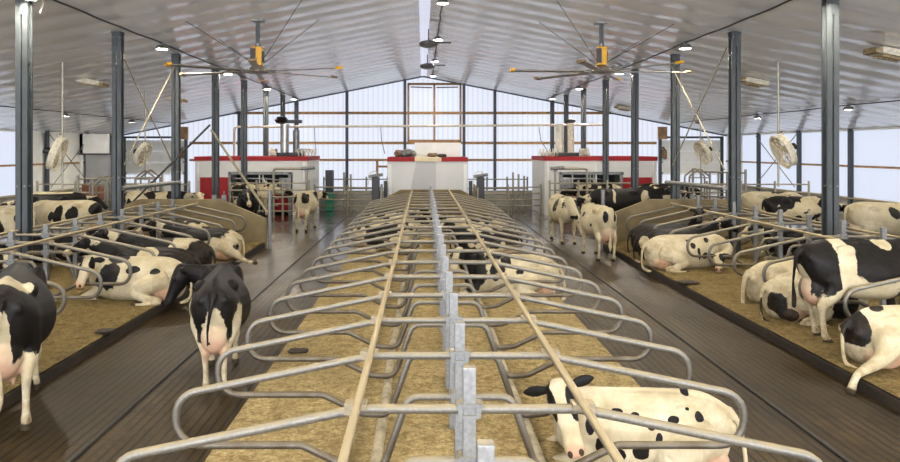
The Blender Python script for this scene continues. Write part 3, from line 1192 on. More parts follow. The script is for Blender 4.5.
o = MB().tube(fillet([(-7.40, 14.0, 5.76), (-7.33, 13.9, 5.60), (-7.40, 13.9, 5.42)], .1), .015, 6).build('loose_wire', M['hose'], None, 60)
o.location = (.0, 0, .0)
tag(o, 'short loose white wire hanging from the roof beside the nearest left column', 'wire')


# ------------------------------------------------------------------ cows
def catmull(P, sub):
    """P: list of equal-length number tuples"""
    out = []
    n = len(P)
    for i in range(n - 1):
        p0, p1, p2, p3 = P[max(0, i - 1)], P[i], P[i + 1], P[min(n - 1, i + 2)]
        for k in range(sub):
            t = k / sub
            out.append(tuple(.5 * ((2 * b) + (-a + c) * t + (2 * a - 5 * b + 4 * c - d) * t * t + (-a + 3 * b - 3 * c + d) * t ** 3)
                             for a, b, c, d in zip(p0, p1, p2, p3)))
    out.append(P[-1])
    return out


def limb(bm, P, ref=(0, 1, 0), sub=4, n=12):
    """P: (x, y, z, ra, rb): ra along ref, rb across it"""
    Q = catmull([tuple(p) if len(p) == 5 else (*p, p[3]) for p in P], sub)
    pts = [Vector(q[:3]) for q in Q]
    ref = Vector(ref)
    rings = []
    for i, p in enumerate(pts):
        T = (pts[min(i + 1, len(pts) - 1)] - pts[max(i - 1, 0)]).normalized()
        A = ref - T * ref.dot(T)
        if A.length < .05:
            A = T.orthogonal()
        A.normalize()
        B = T.cross(A)
        ra, rb = max(.008, Q[i][3]), max(.008, Q[i][4])
        rings.append([bm.verts.new(p + A * ra * math.cos(2 * math.pi * k / n) + B * rb * math.sin(2 * math.pi * k / n)) for k in range(n)])
        T0 = T
    for a, b in zip(rings, rings[1:]):
        for k in range(n):
            bm.faces.new((a[k], a[(k + 1) % n], b[(k + 1) % n], b[k]))
    e0 = bm.verts.new(pts[0] - (pts[1] - pts[0]).normalized() * min(Q[0][3], Q[0][4]) * .6)
    e1 = bm.verts.new(pts[-1] + (pts[-1] - pts[-2]).normalized() * min(Q[-1][3], Q[-1][4]) * .6)
    for k in range(n):
        bm.faces.new((e0, rings[0][(k + 1) % n], rings[0][k]))
        bm.faces.new((e1, rings[-1][k], rings[-1][(k + 1) % n]))


def trunk(bm, S, n=28, sub=4, lean=0.):
    """S: (x, zc, hw, hup, hdn, taper)"""
    Q = catmull(S, sub)
    rings = []
    for x, zc, hw, hu, hd, tp in Q:
        ring = []
        for k in range(n):
            a = 2 * math.pi * k / n
            c, s_ = math.cos(a), math.sin(a)
            e = .84
            y = hw * abs(c) ** e * (1 if c > 0 else -1)
            z = (hu if s_ > 0 else hd) * abs(s_) ** e * (1 if s_ > 0 else -1)
            if s_ > 0:
                y *= 1 - tp * s_ ** 1.3
            ring.append(bm.verts.new((x, y + lean * z, zc + z)))
        rings.append(ring)
    for a, b in zip(rings, rings[1:]):
        for k in range(n):
            bm.faces.new((a[k], a[(k + 1) % n], b[(k + 1) % n], b[k]))
    bm.faces.new(rings[0][::-1])
    bm.faces.new(rings[-1])


def ball(bm, c, r):
    m = Matrix.Translation(Vector(c)) @ Matrix.Diagonal(Vector((*r, 1)) if isinstance(r, tuple) else Vector((r, r, r, 1)))
    bmesh.ops.create_icosphere(bm, subdivisions=3, radius=1, matrix=m)


STAND = [(-.90, 1.20, .10, .12, .14, .2), (-.82, 1.14, .22, .23, .26, .42), (-.65, 1.08, .285, .33, .34, .50), (-.42, 1.03, .31, .38, .36, .50),
         (-.15, .98, .36, .42, .38, .48), (.18, .96, .40, .43, .40, .46), (.48, .98, .35, .42, .38, .50), (.68, 1.02, .28, .40, .36, .55),
         (.84, 1.05, .20, .30, .30, .4), (.93, 1.05, .12, .2, .2, .2)]
LIE = [(-.90, .46, .10, .14, .18, .2), (-.80, .44, .25, .26, .36, .35), (-.60, .42, .36, .36, .41, .45), (-.35, .41, .42, .41, .41, .48),
       (0., .41, .47, .42, .41, .46), (.35, .42, .45, .41, .41, .48), (.62, .45, .36, .39, .40, .5), (.80, .50, .24, .32, .34, .4), (.92, .52, .14, .2, .24, .2)]


def head_mesh(bm, poll, d, roll=0., hs=1.0):
    """poll position, muzzle direction; returns frame"""
    h = Vector(d).normalized()
    side = Vector((0, 0, 1)).cross(h)
    if side.length < .1:
        side = Vector((0, 1, 0))
    side.normalize()
    up = h.cross(side).normalized()
    if roll:
        rm = Matrix.Rotation(roll, 3, h)
        side, up = rm @ side, rm @ up
    P = Vector(poll)
    S = [(-.07, .055, .05, .07), (-.02, .095, .085, .11), (.06, .115, .095, .15), (.15, .120, .092, .165), (.25, .095, .078, .14), (.36, .078, .064, .10),
         (.45, .082, .060, .085), (.51, .080, .058, .078), (.555, .055, .035, .05)]
    n = 16
    S = [tuple(c * hs for c in r) for r in S]
    rings = []
    for t, w, hu, hd in catmull(S, 3):
        rings.append([bm.verts.new(P + h * t + side * w * abs(math.cos(a)) ** .85 * (1 if math.cos(a) > 0 else -1)
                                   + up * (hu if math.sin(a) > 0 else hd) * math.sin(a)) for a in [2 * math.pi * k / n for k in range(n)]])
    for a, b in zip(rings, rings[1:]):
        for k in range(n):
            bm.faces.new((a[k], a[(k + 1) % n], b[(k + 1) % n], b[k]))
    bm.faces.new(rings[0][::-1])
    bm.faces.new(rings[-1])
    for s in (-1, 1):
        o = P + side * s * .08 * hs
        v = (side * s * .95 - h * .12 - up * .22)
        e = []
        for t, a, b in ((0, .028, .028), (.06, .05, .025), (.13, .065, .022), (.19, .05, .02), (.235, .018, .014)):
            q = o + v * t * hs
            e.append((*q, a, b))
        limb(bm, e, ref=tuple(h * .8 - up * .5), sub=3, n=10)
        ball(bm, P + (h * .155 + side * s * .098 + up * .052) * hs, .034 * hs)      # brow over the eye
    return P, h, side, up


def cow(name_label, loc, heading, pose, black, poll, hdir, scale=1.0, voxel=.02, seed=0, s=1, hind=None, tail=None, pinks=None,
        legs=None, roll=0., eyes=True, whites=(), dirt=1.0, neck_mid=None, edge=0.10, group=None, face=None, skip_hind=False, hs=1.0, stance=1.0, black_tail=False):
    if pose == 'lie':
        scale *= .92
        loc = (loc[0], loc[1], loc[2] - .05)
    bm = bmesh.new()
    hoofs = []
    pk = list(pinks or [])
    lg = legs or {}
    if pose == 'stand':
        trunk(bm, STAND)
        limb(bm, [(.70, 0, 1.36, .06, .05), (.3, 0, 1.355, .05, .05), (-.2, 0, 1.37, .05, .05), (-.6, 0, 1.375, .05, .05), (-.88, 0, 1.30, .05, .05)])
        for q in (-1, 1):
            ball(bm, (-.36, q * .195, 1.28), (.15, .08, .085))
            ball(bm, (-.84, q * .135, 1.20), (.07, .055, .07))
            ball(bm, (.60, q * .20, 1.12), (.16, .08, .26))
            dx = lg.get('h%d' % q, 0)
            limb(bm, [(-.56, q * .15, 1.06, .13, .25), (-.50, q * .19, .86, .12, .20), (-.55 + dx * .3, q * (.12 + .08 * stance), .70, .085, .13), (-.70 + dx * .6, q * .195 * stance, .54, .052, .078),
                      (-.69 + dx * .8, q * .185 * stance, .42, .040, .045), (-.66 + dx, q * .18 * stance, .20, .036, .042), (-.645 + dx, q * .18 * stance, .12, .046, .052),
                      (-.61 + dx, q * .18 * stance, .06, .05, .062), (-.585 + dx, q * .18 * stance, .0, .06, .085)])
            hoofs.append((-.59 + dx, q * .18 * stance, .02, .13, .10, .065))
            fx = lg.get('f%d' % q, 0)
            limb(bm, [(.58, q * .19, 1.0, .09, .17), (.58 + fx * .2, q * .19, .76, .08, .11), (.61 + fx * .5, q * .175, .56, .055, .065), (.62 + fx * .6, q * .17, .42, .056, .06),
                      (.62 + fx * .7, q * .165, .32, .037, .040), (.625 + fx, q * .165, .17, .036, .038), (.63 + fx, q * .165, .11, .045, .05),
                      (.66 + fx, q * .165, .05, .05, .06), (.68 + fx, q * .165, .0, .058, .08)])
            hoofs.append((.675 + fx, q * .165, .02, .13, .10, .065))
        ball(bm, (-.56, 0, .68), (.25, .175, .21))
        ball(bm, (-.70, 0, .74), (.16, .165, .22))
        for q in (-1, 1):
            for x in (-.66, -.48):
                limb(bm, [(x, q * .075, .56, .026), (x, q * .08, .50, .022), (x, q * .08, .45, .016)], sub=2, n=8)
        pk += [(-.64, 0, .64, .30, .185, .30)]
        tl = tail or [(-.88, 0, 1.30, .05), (-.955, .0, 1.22, .035), (-.965, .01, 1.0, .026), (-.95, .01, .72, .022), (-.95, .01, .55, .04), (-.95, .01, .40, .045), (-.95, .01, .28, .012)]
        limb(bm, tl, ref=(0, 1, 0))
        nb = [(.55, 0, 1.10, .17, .30), (.80, 0, 1.16, .155, .25)]
    else:
        trunk(bm, LIE, lean=0.06 * s)
        limb(bm, [(.70, 0, .80, .06, .05), (.3, .0, .80, .05, .05), (-.2, 0, .80, .05, .05), (-.6, 0, .775, .05, .05), (-.88, 0, .62, .05, .05)])
        for q in (-1, 1):
            ball(bm, (-.38, q * .21, .66), (.18, .09, .09))
            ball(bm, (-.84, q * .15, .50), (.08, .07, .08))
            ball(bm, (.58, q * .27, .52), (.18, .10, .24))
            # folded front legs
            limb(bm, [(.55, q * .26, .36, .10, .15), (.74, q * .27, .20, .085, .10), (.98, q * .24, .10, .062, .066), (.93, q * .28, .055, .045, .045),
                      (.72, q * .31, .05, .042, .042), (.58, q * .33, .045, .05, .045)])
            hoofs.append((.57, q * .33, .04, .09, .07, .06))
        if not skip_hind:
            hp = hind or [(-.55, s * .22, .42, .22, .26), (-.30, s * .42, .36, .17, .20), (-.12, s * .50, .26, .12, .13), (-.34, s * .56, .15, .085, .09), (-.60, s * .58, .10, .062, .066),
                          (-.48, s * .64, .06, .045, .045), (-.25, s * .68, .05, .044, .044), (-.12, s * .70, .045, .055, .045)]
            limb(bm, hp, ref=(0, 0, 1))
            hoofs.append((hp[-1][0], hp[-1][1], hp[-1][2], .10, .08, .07))
        limb(bm, [(-.50, -s * .25, .38, .2, .22), (-.22, -s * .40, .28, .16, .18), (-.40, -s * .46, .10, .08, .08), (-.62, -s * .44, .07, .06, .06)], ref=(0, 0, 1))
        ball(bm, (-.56, s * .26, .20), (.25, .20, .17))
        pk += [(-.58, s * .34, .17, .30, .20, .19)]
        tl = tail or [(-.88, 0, .64, .05), (-.98, s * .03, .50, .034), (-1.02, s * .08, .28, .026), (-1.02, s * .14, .10, .03), (-.98, s * .26, .04, .04), (-.92, s * .40, .035, .03)]
        limb(bm, tl, ref=(0, 1, 0))
        nb = [(.52, 0, .58, .20, .30), (.78, 0, .64, .17, .25)]
    po, hd = Vector(poll), Vector(hdir).normalized()
    # the neck arrives behind the poll
    back = po - hd * .02 - Vector((0, 0, .06))
    if neck_mid is None:
        b = Vector(nb[1][:3])
        nm = b.lerp(back, .55) + Vector((0, 0, -.02))
    else:
        nm = Vector(neck_mid)
    limb(bm, nb + [(*nm, .108, .165), (*back, .088, .115)], ref=tuple(Vector((0, 1, 0)) if abs((back - Vector(nb[1][:3])).normalized().y) < .7 else Vector((1, 0, 0))))
    P, h, sd, up = head_mesh(bm, po, hd, roll, hs)
    me = bpy.data.meshes.new('cow')
    bmesh.ops.recalc_face_normals(bm, faces=bm.faces)
    bm.to_mesh(me)
    bm.free()
    o = bpy.data.objects.new('dairy_cow', me)
    C.objects.link(o)
    m = o.modifiers.new('r', 'REMESH')
    m.mode = 'VOXEL'
    m.voxel_size = voxel
    m2 = o.modifiers.new('s', 'SMOOTH')
    m2.factor = .5
    m2.iterations = 4 if voxel > .017 else 9
    dg = bpy.context.evaluated_depsgraph_get()
    dg.update()
    nme = bpy.data.meshes.new_from_object(o.evaluated_get(dg))
    nme.name = 'cow_body'
    o.modifiers.clear()
    o.data = nme
    bpy.data.meshes.remove(me)
    for p in nme.polygons:
        p.use_smooth = True
    # coat: smooth fields per vertex, thresholded sharply in the material
    nv = len(nme.vertices)
    fb, fp, fh, fd = [-1.] * nv, [-1.] * nv, [-1.] * nv, [0.] * nv
    sv = Vector((seed * 3.7, seed * 1.3, seed * 7.1))

    def ell(p, e):
        return 1 - math.sqrt(((p.x - e[0]) / e[3]) ** 2 + ((p.y - e[1]) / e[4]) ** 2 + ((p.z - e[2]) / e[5]) ** 2)
    stand = pose == 'stand'
    fc = face or {}
    for i, v in enumerate(nme.vertices):
        p = v.co
        wob = edge * noise.noise(p * 5 + sv)
        q = p + Vector((noise.noise(p * 3.1 + sv), noise.noise(p * 3.1 + sv + Vector((9, 0, 0))), noise.noise(p * 3.1 + sv + Vector((0, 9, 0))))) * .05
        rel = (p - P) / hs
        t = rel.dot(h)
        inhead = (.0 < t < .62) and (rel - h * t).length < .20
        if isinstance(black, (int, float)):
            f = (noise.noise(p * 1.9 + sv) + .55 * noise.noise(p * 5.2 + sv)) + black
            if stand:
                f = min(f, (p.z - .62) * 3)
            else:
                f = min(f, (p.z - .18) * 4)
        else:
            f = -1.
            for e in black:
                f = max(f, ell(q, e))
        for e in whites:
            f = min(f, -ell(q, e))
        if inhead:
            a, b = rel.dot(sd), rel.dot(up)
            if fc.get('mode', 'blaze') == 'blaze':
                # black sides and ears, white blaze and muzzle
                bw = fc.get('blaze', .045) + max(0, t - .28) * .45
                f = min((abs(a) - bw) * 6, (.36 - t) * 5)
                if fc.get('spots'):
                    f = max(-1, *[1 - math.sqrt(((t - z[0]) / z[2]) ** 2 + ((a - z[1]) / z[3]) ** 2) for z in fc['spots']])
            elif fc['mode'] == 'white':
                f = -1
            elif fc['mode'] == 'black':
                f = 1
            fp[i] = max(fp[i], 1 - math.sqrt(((t - .54) / .09) ** 2 + (a / .11) ** 2)) if abs(b) < .1 else fp[i]
            for s2 in (-1, 1):
                fh[i] = max(fh[i], 1 - math.sqrt(((t - .525) / .028) ** 2 + ((a - s2 * .045) / .022) ** 2 + ((b - .03) / .05) ** 2))
        if fc.get('mode', 'blaze') != 'white':
            for s2 in (-1, 1):
                v0 = sd * s2 * .08
                d0 = sd * s2 * .95 - h * .12 - up * .22
                k0 = max(.03, min(.25, (rel - v0).dot(d0) / d0.length_squared))
                f = max(f, (.075 - (rel - v0 - d0 * k0).length) * 8)
        if black_tail:
            for (a0, b0) in zip(tl, tl[1:]):
                A0, B0 = Vector(a0[:3]), Vector(b0[:3])
                k0 = max(0, min(1, (p - A0).dot(B0 - A0) / (B0 - A0).length_squared))
                f = max(f, (.045 - (p - A0 - (B0 - A0) * k0).length) * 20)
        fb[i] = f + wob
        for e in pk:
            fp[i] = max(fp[i], ell(p, e))
        for e in hoofs:
            fh[i] = max(fh[i], ell(p, e))
        if stand:
            fd[i] = dirt * max(0., min(1, (.75 - p.z) / .7)) * .9 + .12 * dirt
        else:
            fd[i] = dirt * (max(0., min(1, (.30 - p.z) / .3)) * .7 + (.45 if p.x < -.45 else .1))
    for nm, vals in (('black', fb), ('pink', fp), ('hoof', fh), ('dirt', fd)):
        at = nme.attributes.new(nm, 'FLOAT', 'POINT')
        at.data.foreach_set('value', vals)
    nme.materials.clear()
    nme.materials.append(M['coat'])
    o.location = loc
    o.rotation_euler = (0, 0, R(heading))
    o.scale = (scale,) * 3
    tag(o, name_label, 'cow', group or 'black and white dairy cows')
    if eyes:
        for s2 in (-1, 1):
            b = bmesh.new()
            bmesh.ops.create_icosphere(b, subdivisions=2, radius=.021)
            em = bpy.data.meshes.new('eye')
            b.to_mesh(em)
            b.free()
            for p in em.polygons:
                p.use_smooth = True
            em.materials.append(M['eye'])
            eo = bpy.data.objects.new('eye', em)
            C.objects.link(eo)
            eo.parent = o
            eo.location = P + (h * .155 + sd * s2 * .121 + up * .045) * hs
            eo.scale = (hs, hs, hs)
    return o


def hind_at(x, y, heading, scale, dx=-.6):
    """object origin so that the hind hooves stand at x, y"""
    a = R(heading)
    return (x - math.cos(a) * dx * scale, y - math.sin(a) * dx * scale)


# --- big cow entering the left stalls, seen from behind
x, y = hind_at(-4.13, 7.1, 114, 1.06)
cow('black standing cow at the left edge, white star on its loin, seen from behind', (x, y, 0), 114, 'stand',
    [(.1, 0, 1.15, 1.3, .8, .62), (-.75, .25, 1.0, .35, .22, .42), (-.75, -.25, .95, .35, .22, .40)],
    (1.45, .35, 1.15), (.55, .4, -.75), 1.06, .014, 3,
    whites=[(-.56, -.08, 1.48, .17, .25, .22), (-.42, .16, 1.45, .10, .22, .16), (-.95, 0, .70, .32, .085, .50), (-.6, .2, .30, .5, .3, .50), (-.6, -.2, .34, .5, .25, .42), (.5, 0, .2, .5, .5, .45)],
    legs={'h1': -.03, 'h-1': .03, 'f1': .1}, eyes=False)

# --- second cow in the left alley with its head turned to the left
x, y = hind_at(-2.38, 8.25, 101, .93)
cow('black cow standing in the left alley, pale pink udder, head turned to the left stalls', (x, y, 0), 101, 'stand',
    [(.1, 0, 1.15, 1.35, .9, .66), (1.2, .4, 1.0, .8, .8, .6)],
    (.96, .60, 1.30), (-.05, .36, -.9), .93, .014, 11,
    whites=[(-.9, 0, .58, .35, .16, .52), (-.97, 0, 1.10, .06, .05, .10), (-.62, .33, .62, .3, .13, .42), (-.62, -.33, .66, .3, .13, .50), (-.6, 0, .25, .6, .5, .40), (.6, 0, .25, .5, .5, .42), (-.1, .45, .82, .16, .2, .30)],
    legs={'h1': .06, 'h-1': -.02}, face={'mode': 'black'}, neck_mid=(1.02, .28, 1.18),
    tail=[(-.88, 0, 1.30, .05), (-.955, .0, 1.22, .035), (-.965, .03, 1.05, .026), (-.93, .06, .85, .02), (-.90, .06, .72, .018), (-.88, .07, .66, .015)], black_tail=True, stance=.62)

# --- the lying cow nearest the camera, head towards it
cow('cream cow with small black spots lying nearest in the central stalls, facing the camera', (1.89, 6.2, .11), 176, 'lie',
    [(-.30, .20, .80, .075, .07, .06), (-.42, .0, .82, .055, .10, .06), (-.50, .30, .66, .05, .06, .07), (-.22, .36, .62, .07, .05, .06), (.02, .40, .60, .05, .05, .07), (-.06, .42, .46, .045, .05, .06),
     (.34, .30, .72, .07, .05, .04), (.10, .48, .36, .09, .08, .10), (.33, .47, .30, .09, .08, .09), (-.25, .50, .30, .07, .06, .10), (-.56, .05, .74, .05, .06, .06), (-.66, .20, .62, .04, .04, .05), (-.36, .28, .74, .045, .04, .05), (-.14, .28, .78, .04, .05, .04), (.16, .34, .70, .05, .04, .05), (-.10, .50, .30, .05, .05, .06), (-.60, .34, .50, .04, .04, .05),
     (.60, .36, .60, .06, .09, .14), (.52, .42, .40, .06, .06, .10)],
    (.94, .52, 1.0), (-.20, .5, -.85), .88, .013, 5, s=1, neck_mid=(.94, .26, .78), hs=1.2, roll=.5,
    face={'mode': 'blaze', 'spots': [(.15, .085, .15, .055), (.12, -.105, .16, .05)]}, dirt=.7, edge=.05)

# --- right bed: the standing cow and its neighbours
x, y = hind_at(5.50, 9.98, 8, 1.0)
cow('standing cow in the right stalls, black with a white band, rump to the alley', (x, y, .14), 8, 'stand',
    [(-.78, 0, 1.12, .30, .6, .50), (-.62, -.3, .85, .14, .25, .34), (.05, -.1, 1.22, .46, .7, .40), (.75, 0, 1.0, .55, .5, .75)],
    (1.5, .15, 1.30), (.8, .1, -.6), .99, .014, 21,
    whites=[(-.40, -.2, 1.1, .12, .5, .6), (-.85, .02, .72, .20, .12, .34), (.28, -.2, 1.42, .14, .3, .14), (-.2, -.3, .62, .40, .3, .20), (-.6, 0, .28, .6, .5, .42), (-.6, 0, .68, .28, .16, .2)],
    legs={'h1': .10, 'h-1': -.02, 'f1': .05}, eyes=False,
    tail=[(-.88, 0, 1.30, .05), (-.955, .0, 1.22, .035), (-.965, .03, 1.05, .026), (-.94, .10, .80, .02), (-.90, .14, .60, .035), (-.90, .14, .45, .03)], black_tail=True)
cow('cow lying at the right edge, hind leg stretched over the kerb, large pink udder', (6.05, 8.98, .16), 4, 'lie',
    [(-.86, -.1, .62, .16, .3, .30), (-.5, -.1, .86, .10, .10, .07), (-.25, -.22, .82, .10, .08, .08), (-.08, -.1, .88, .13, .10, .07), (-.35, .1, .86, .12, .1, .07), (.2, -.2, .80, .13, .12, .10), (.55, -.1, .75, .2, .3, .2)],
    (1.40, .2, 1.0), (.8, .2, -.5), .96, .014, 31, s=-1,
    hind=[(-.50, -.22, .44, .22, .26), (-.60, -.42, .40, .17, .20), (-.80, -.56, .26, .10, .12), (-1.08, -.62, .14, .062, .072), (-1.23, -.68, .09, .046, .05), (-1.31, -.72, .0, .048, .05), (-1.35, -.74, -.07, .055, .06), (-1.39, -.76, -.11, .065, .07)],
    pinks=[(-.40, -.46, .20, .42, .26, .20)], eyes=False, dirt=.8)
cow('cream cow lying with a black rump patch, behind the standing cow\'s hind legs', (6.15, 11.3, .16), 4, 'lie',
    [(-.95, -.30, .30, .26, .25, .30), (-.75, -.5, .18, .18, .2, .14), (.25, -.35, .35, .28, .3, .28)],
    (1.45, .2, 1.0), (.8, .2, -.5), .98, .017, 41, s=-1, eyes=False)
cow('all cream cow lying with its tail down the kerb, right stalls', (6.40, 12.45, .16), 6, 'lie',
    [(-.2, .3, .8, .05, .05, .05), (.5, .3, .6, .2, .2, .2)],
    (1.45, .25, 1.0), (.8, .3, -.5), 1.0, .017, 43, s=-1, eyes=False,
    tail=[(-.88, 0, .64, .06), (-1.0, -.06, .48, .045), (-1.05, -.10, .24, .04), (-1.06, -.12, .02, .04), (-1.04, -.13, -.05, .02)])
cow('white cow lying curled in the right stalls, head with black cheek on the bedding', (5.75, 16.0, .17), 4, 'lie',
    [(.1, -.36, .62, .06, .06, .13), (.22, -.40, .45, .05, .06, .15), (.02, -.30, .74, .05, .06, .06), (.5, -.2, .7, .07, .1, .1), (.62, .0, .72, .05, .1, .1)],
    (.62, -.62, .42), (-.30, -.60, -.42), 1.0, .018, 51, s=-1, neck_mid=(.95, -.42, .52),
    face={'mode': 'blaze', 'spots': [(.13, .09, .14, .09), (-.02, .2, .2, .16)]}, eyes=True)
cow('black cow lying with white flank mark and pink udder, beyond the curled white cow', (5.95, 17.2, .17), 0, 'lie',
    [(.1, 0, .5, 1.4, .9, .8)], (1.35, .2, 1.05), (.8, .1, -.5), 1.0, .02, 55, s=-1,
    whites=[(-.80, -.22, .50, .14, .16, .16)], face={'mode': 'black'}, eyes=False)
cow('black cow lying in the right stalls with its head raised by the low end wall', (6.15, 18.4, .17), 0, 'lie',
    [(.1, 0, .5, 1.4, .9, .8)], (.90, -.30, 1.25), (-.3, -.7, -.5), 1.0, .024, 57, s=-1, face={'mode': 'black'}, eyes=False)
cow('black cow lying beyond the post line in the right stalls, beside the second column', (9.1, 16.0, .17), 180, 'lie',
    [(.1, 0, .5, 1.4, .9, .8)], (1.30, .15, .95), (.7, .3, -.5), 1.0, .022, 61, s=1, face={'mode': 'black'}, eyes=False)
cow('black and white cow lying beyond the post line, behind the standing cow\'s back', (9.4, 13.7, .17), 178, 'lie', .10,
    (1.30, .2, .95), (.7, .4, -.5), 1.0, .022, 64, s=1, eyes=False)
cow('dark patched cow lying beyond the post line, hidden by the curled white cow\'s stall', (9.0, 17.2, .17), 180, 'lie', .25,
    (1.30, .2, .95), (.7, .3, -.5), 1.0, .024, 67, s=1, eyes=False)

# --- right alley walkers
cow('cream cow walking towards the camera with lowered head in the right alley', (4.22, 21.8, 0), -86, 'stand',
    [(.35, .1, 1.05, .25, .5, .35), (.75, .1, 1.1, .2, .35, .25), (-.2, .35, 1.1, .15, .2, .2)],
    (1.32, .12, .86), (.30, .18, -.92), 1.0, .018, 71, face={'mode': 'blaze', 'spots': [(.1, .1, .3, .075)]}, legs={'f1': .08, 'f-1': -.05, 'h1': -.08})
x, y = hind_at(4.56, 17.95, 95, .97)
cow('cream cow standing with its rump to the camera in the right alley, full pink udder', (x, y, 0), 95, 'stand',
    [(-.86, .11, 1.16, .10, .06, .15), (-.84, -.12, 1.18, .08, .05, .13), (-.72, -.27, 1.12, .22, .08, .20), (.2, .36, 1.2, .14, .1, .12), (-.35, .4, .9, .08, .1, .08)],
    (1.35, -.32, .95), (.4, -.3, -.8), .97, .017, 73, legs={'h1': .06, 'h-1': -.03, 'f1': .1}, eyes=False, edge=.06)
# --- left alley, far
x, y = hind_at(-4.12, 24.4, 84, .95)
cow('cream cow with black hip patches standing at the far end of the left alley', (x, y, 0), 84, 'stand',
    [(-.75, .22, 1.2, .3, .13, .22), (-.70, -.16, 1.2, .28, .13, .25), (.6, -.3, 1.2, .4, .2, .3)],
    (1.5, -.2, 1.25), (.8, -.2, -.4), .95, .02, 75, legs={'h1': .05, 'h-1': -.03}, eyes=False)

# --- left bed
cow('white cow with round black spots lying in the left stalls, head facing the camera', (-5.02, 12.75, .17), 180, 'lie',
    [(-.02, .36, .66, .13, .10, .10), (-.42, .34, .60, .10, .08, .09), (.40, .34, .55, .20, .2, .28), (-.25, .40, .72, .06, .06, .05), (.58, .3, .4, .12, .2, .1), (.35, .1, .85, .2, .2, .1)],
    (.74, .50, .86), (.12, .50, -.85), 1.0, .016, 81, s=1, neck_mid=(.95, .26, .74),
    face={'mode': 'blaze', 'spots': [(.12, -.10, .16, .06), (.05, .13, .12, .05)]}, dirt=.8)
cow('black cow lying behind the spotted white cow in the left stalls, grey black rump', (-5.20, 13.95, .17), 176, 'lie',
    [(.1, 0, .5, 1.4, .9, .8)], (1.35, .2, 1.0), (.8, .3, -.5), 1.0, .018, 83, s=1,
    whites=[(.05, .3, .75, .22, .3, .22)], eyes=False, face={'mode': 'blaze'})
cow('cow with white belly and black hindquarters lying in the left stalls', (-5.30, 15.1, .17), 176, 'lie',
    [(-.80, .2, .45, .35, .5, .45), (.25, 0, .72, .42, .6, .30), (.8, .1, .6, .35, .5, .5)],
    (1.35, .2, 1.0), (.8, .3, -.5), 1.05, .018, 85, s=1, eyes=False, whites=[(-.25, .3, .6, .16, .4, .3)])
cow('black backed cow lying with a pale hind leg stretched out towards the left alley', (-5.20, 17.35, .17), 175, 'lie',
    [(.15, -.1, .75, .9, .6, .42), (.8, .1, .6, .35, .5, .5), (-.9, .3, .4, .12, .2, .12)],
    (1.35, .2, 1.0), (.8, .3, -.5), 1.0, .02, 87, s=1, eyes=False,
    hind=[(-.50, .22, .40, .2, .24), (-.80, .40, .30, .15, .17), (-1.0, .46, .18, .09, .10), (-1.2, .50, .08, .06, .07), (-1.38, .52, .04, .045, .05), (-1.5, .53, .03, .05, .05)])
cow('black and white cow lying beyond the left post line, nearest of the outer row', (-8.6, 12.8, .17), 2, 'lie', .22, (1.30, -.25, .95), (.6, -.5, -.5), 1.0, .02, 91, s=-1, eyes=False)
cow('mostly black cow lying beyond the left post line, second of the outer row', (-9.05, 13.95, .17), 0, 'lie', .42, (1.30, -.2, .95), (.7, -.4, -.5), 1.0, .02, 93, s=-1, eyes=False)
cow('black cow lying in the left outer row beside the second left column', (-8.4, 16.2, .17), 0, 'lie', .55, (1.30, -.2, .95), (.7, -.4, -.5), 1.0, .022, 95, s=-1, eyes=False)
cow('small patched cow lying against the low left end wall, dark head turned to the alley', (-6.6, 19.55, .17), 180, 'lie', .1, (1.10, .3, .95), (.3, .7, -.5), .95, .024, 97, s=1, eyes=False, face={'mode': 'black'})

# --- central row, farther in
cow('black faced cow with white blaze lying in the central row, white flank to the right', (1.60, 13.02, .17), 178, 'lie',
    [(.78, .1, .6, .32, .5, .5), (.30, .30, .55, .16, .2, .2), (.1, .25, .75, .10, .15, .12), (-.1, .36, .5, .12, .1, .14), (.35, 0, .8, .2, .3, .15), (-.35, .30, .5, .07, .1, .12)],
    (1.02, .25, .94), (.30, .62, -.66), 1.0, .017, 101, s=1, neck_mid=(.92, .12, .8), face={'mode': 'blaze', 'blaze': .06})
cow('black and white cow lying farther along the central row, black head to the left', (1.5, 17.6, .17), 178, 'lie', .12,
    (1.05, .22, .95), (.35, .55, -.6), 1.0, .02, 103, s=1, face={'mode': 'blaze'}, eyes=False)
cow('black and white cow lying on the left side of the central row', (-.95, 18.8, .17), 2, 'lie', .05,
    (1.10, -.2, .95), (.4, -.5, -.6), 1.0, .024, 105, s=-1, eyes=False)
cow('patched cow lying far along the left side of the central row', (-.95, 22.2, .17), 0, 'lie', -.05,
    (1.15, -.2, .9), (.5, -.4, -.6), 1.0, .026, 107, s=-1, eyes=False)
cow('cream cow lying far along the right side of the central row', (1.5, 19.9, .17), 180, 'lie', -.3,
    (1.15, .2, .9), (.5, .4, -.6), 1.0, .026, 108, s=1, eyes=False)

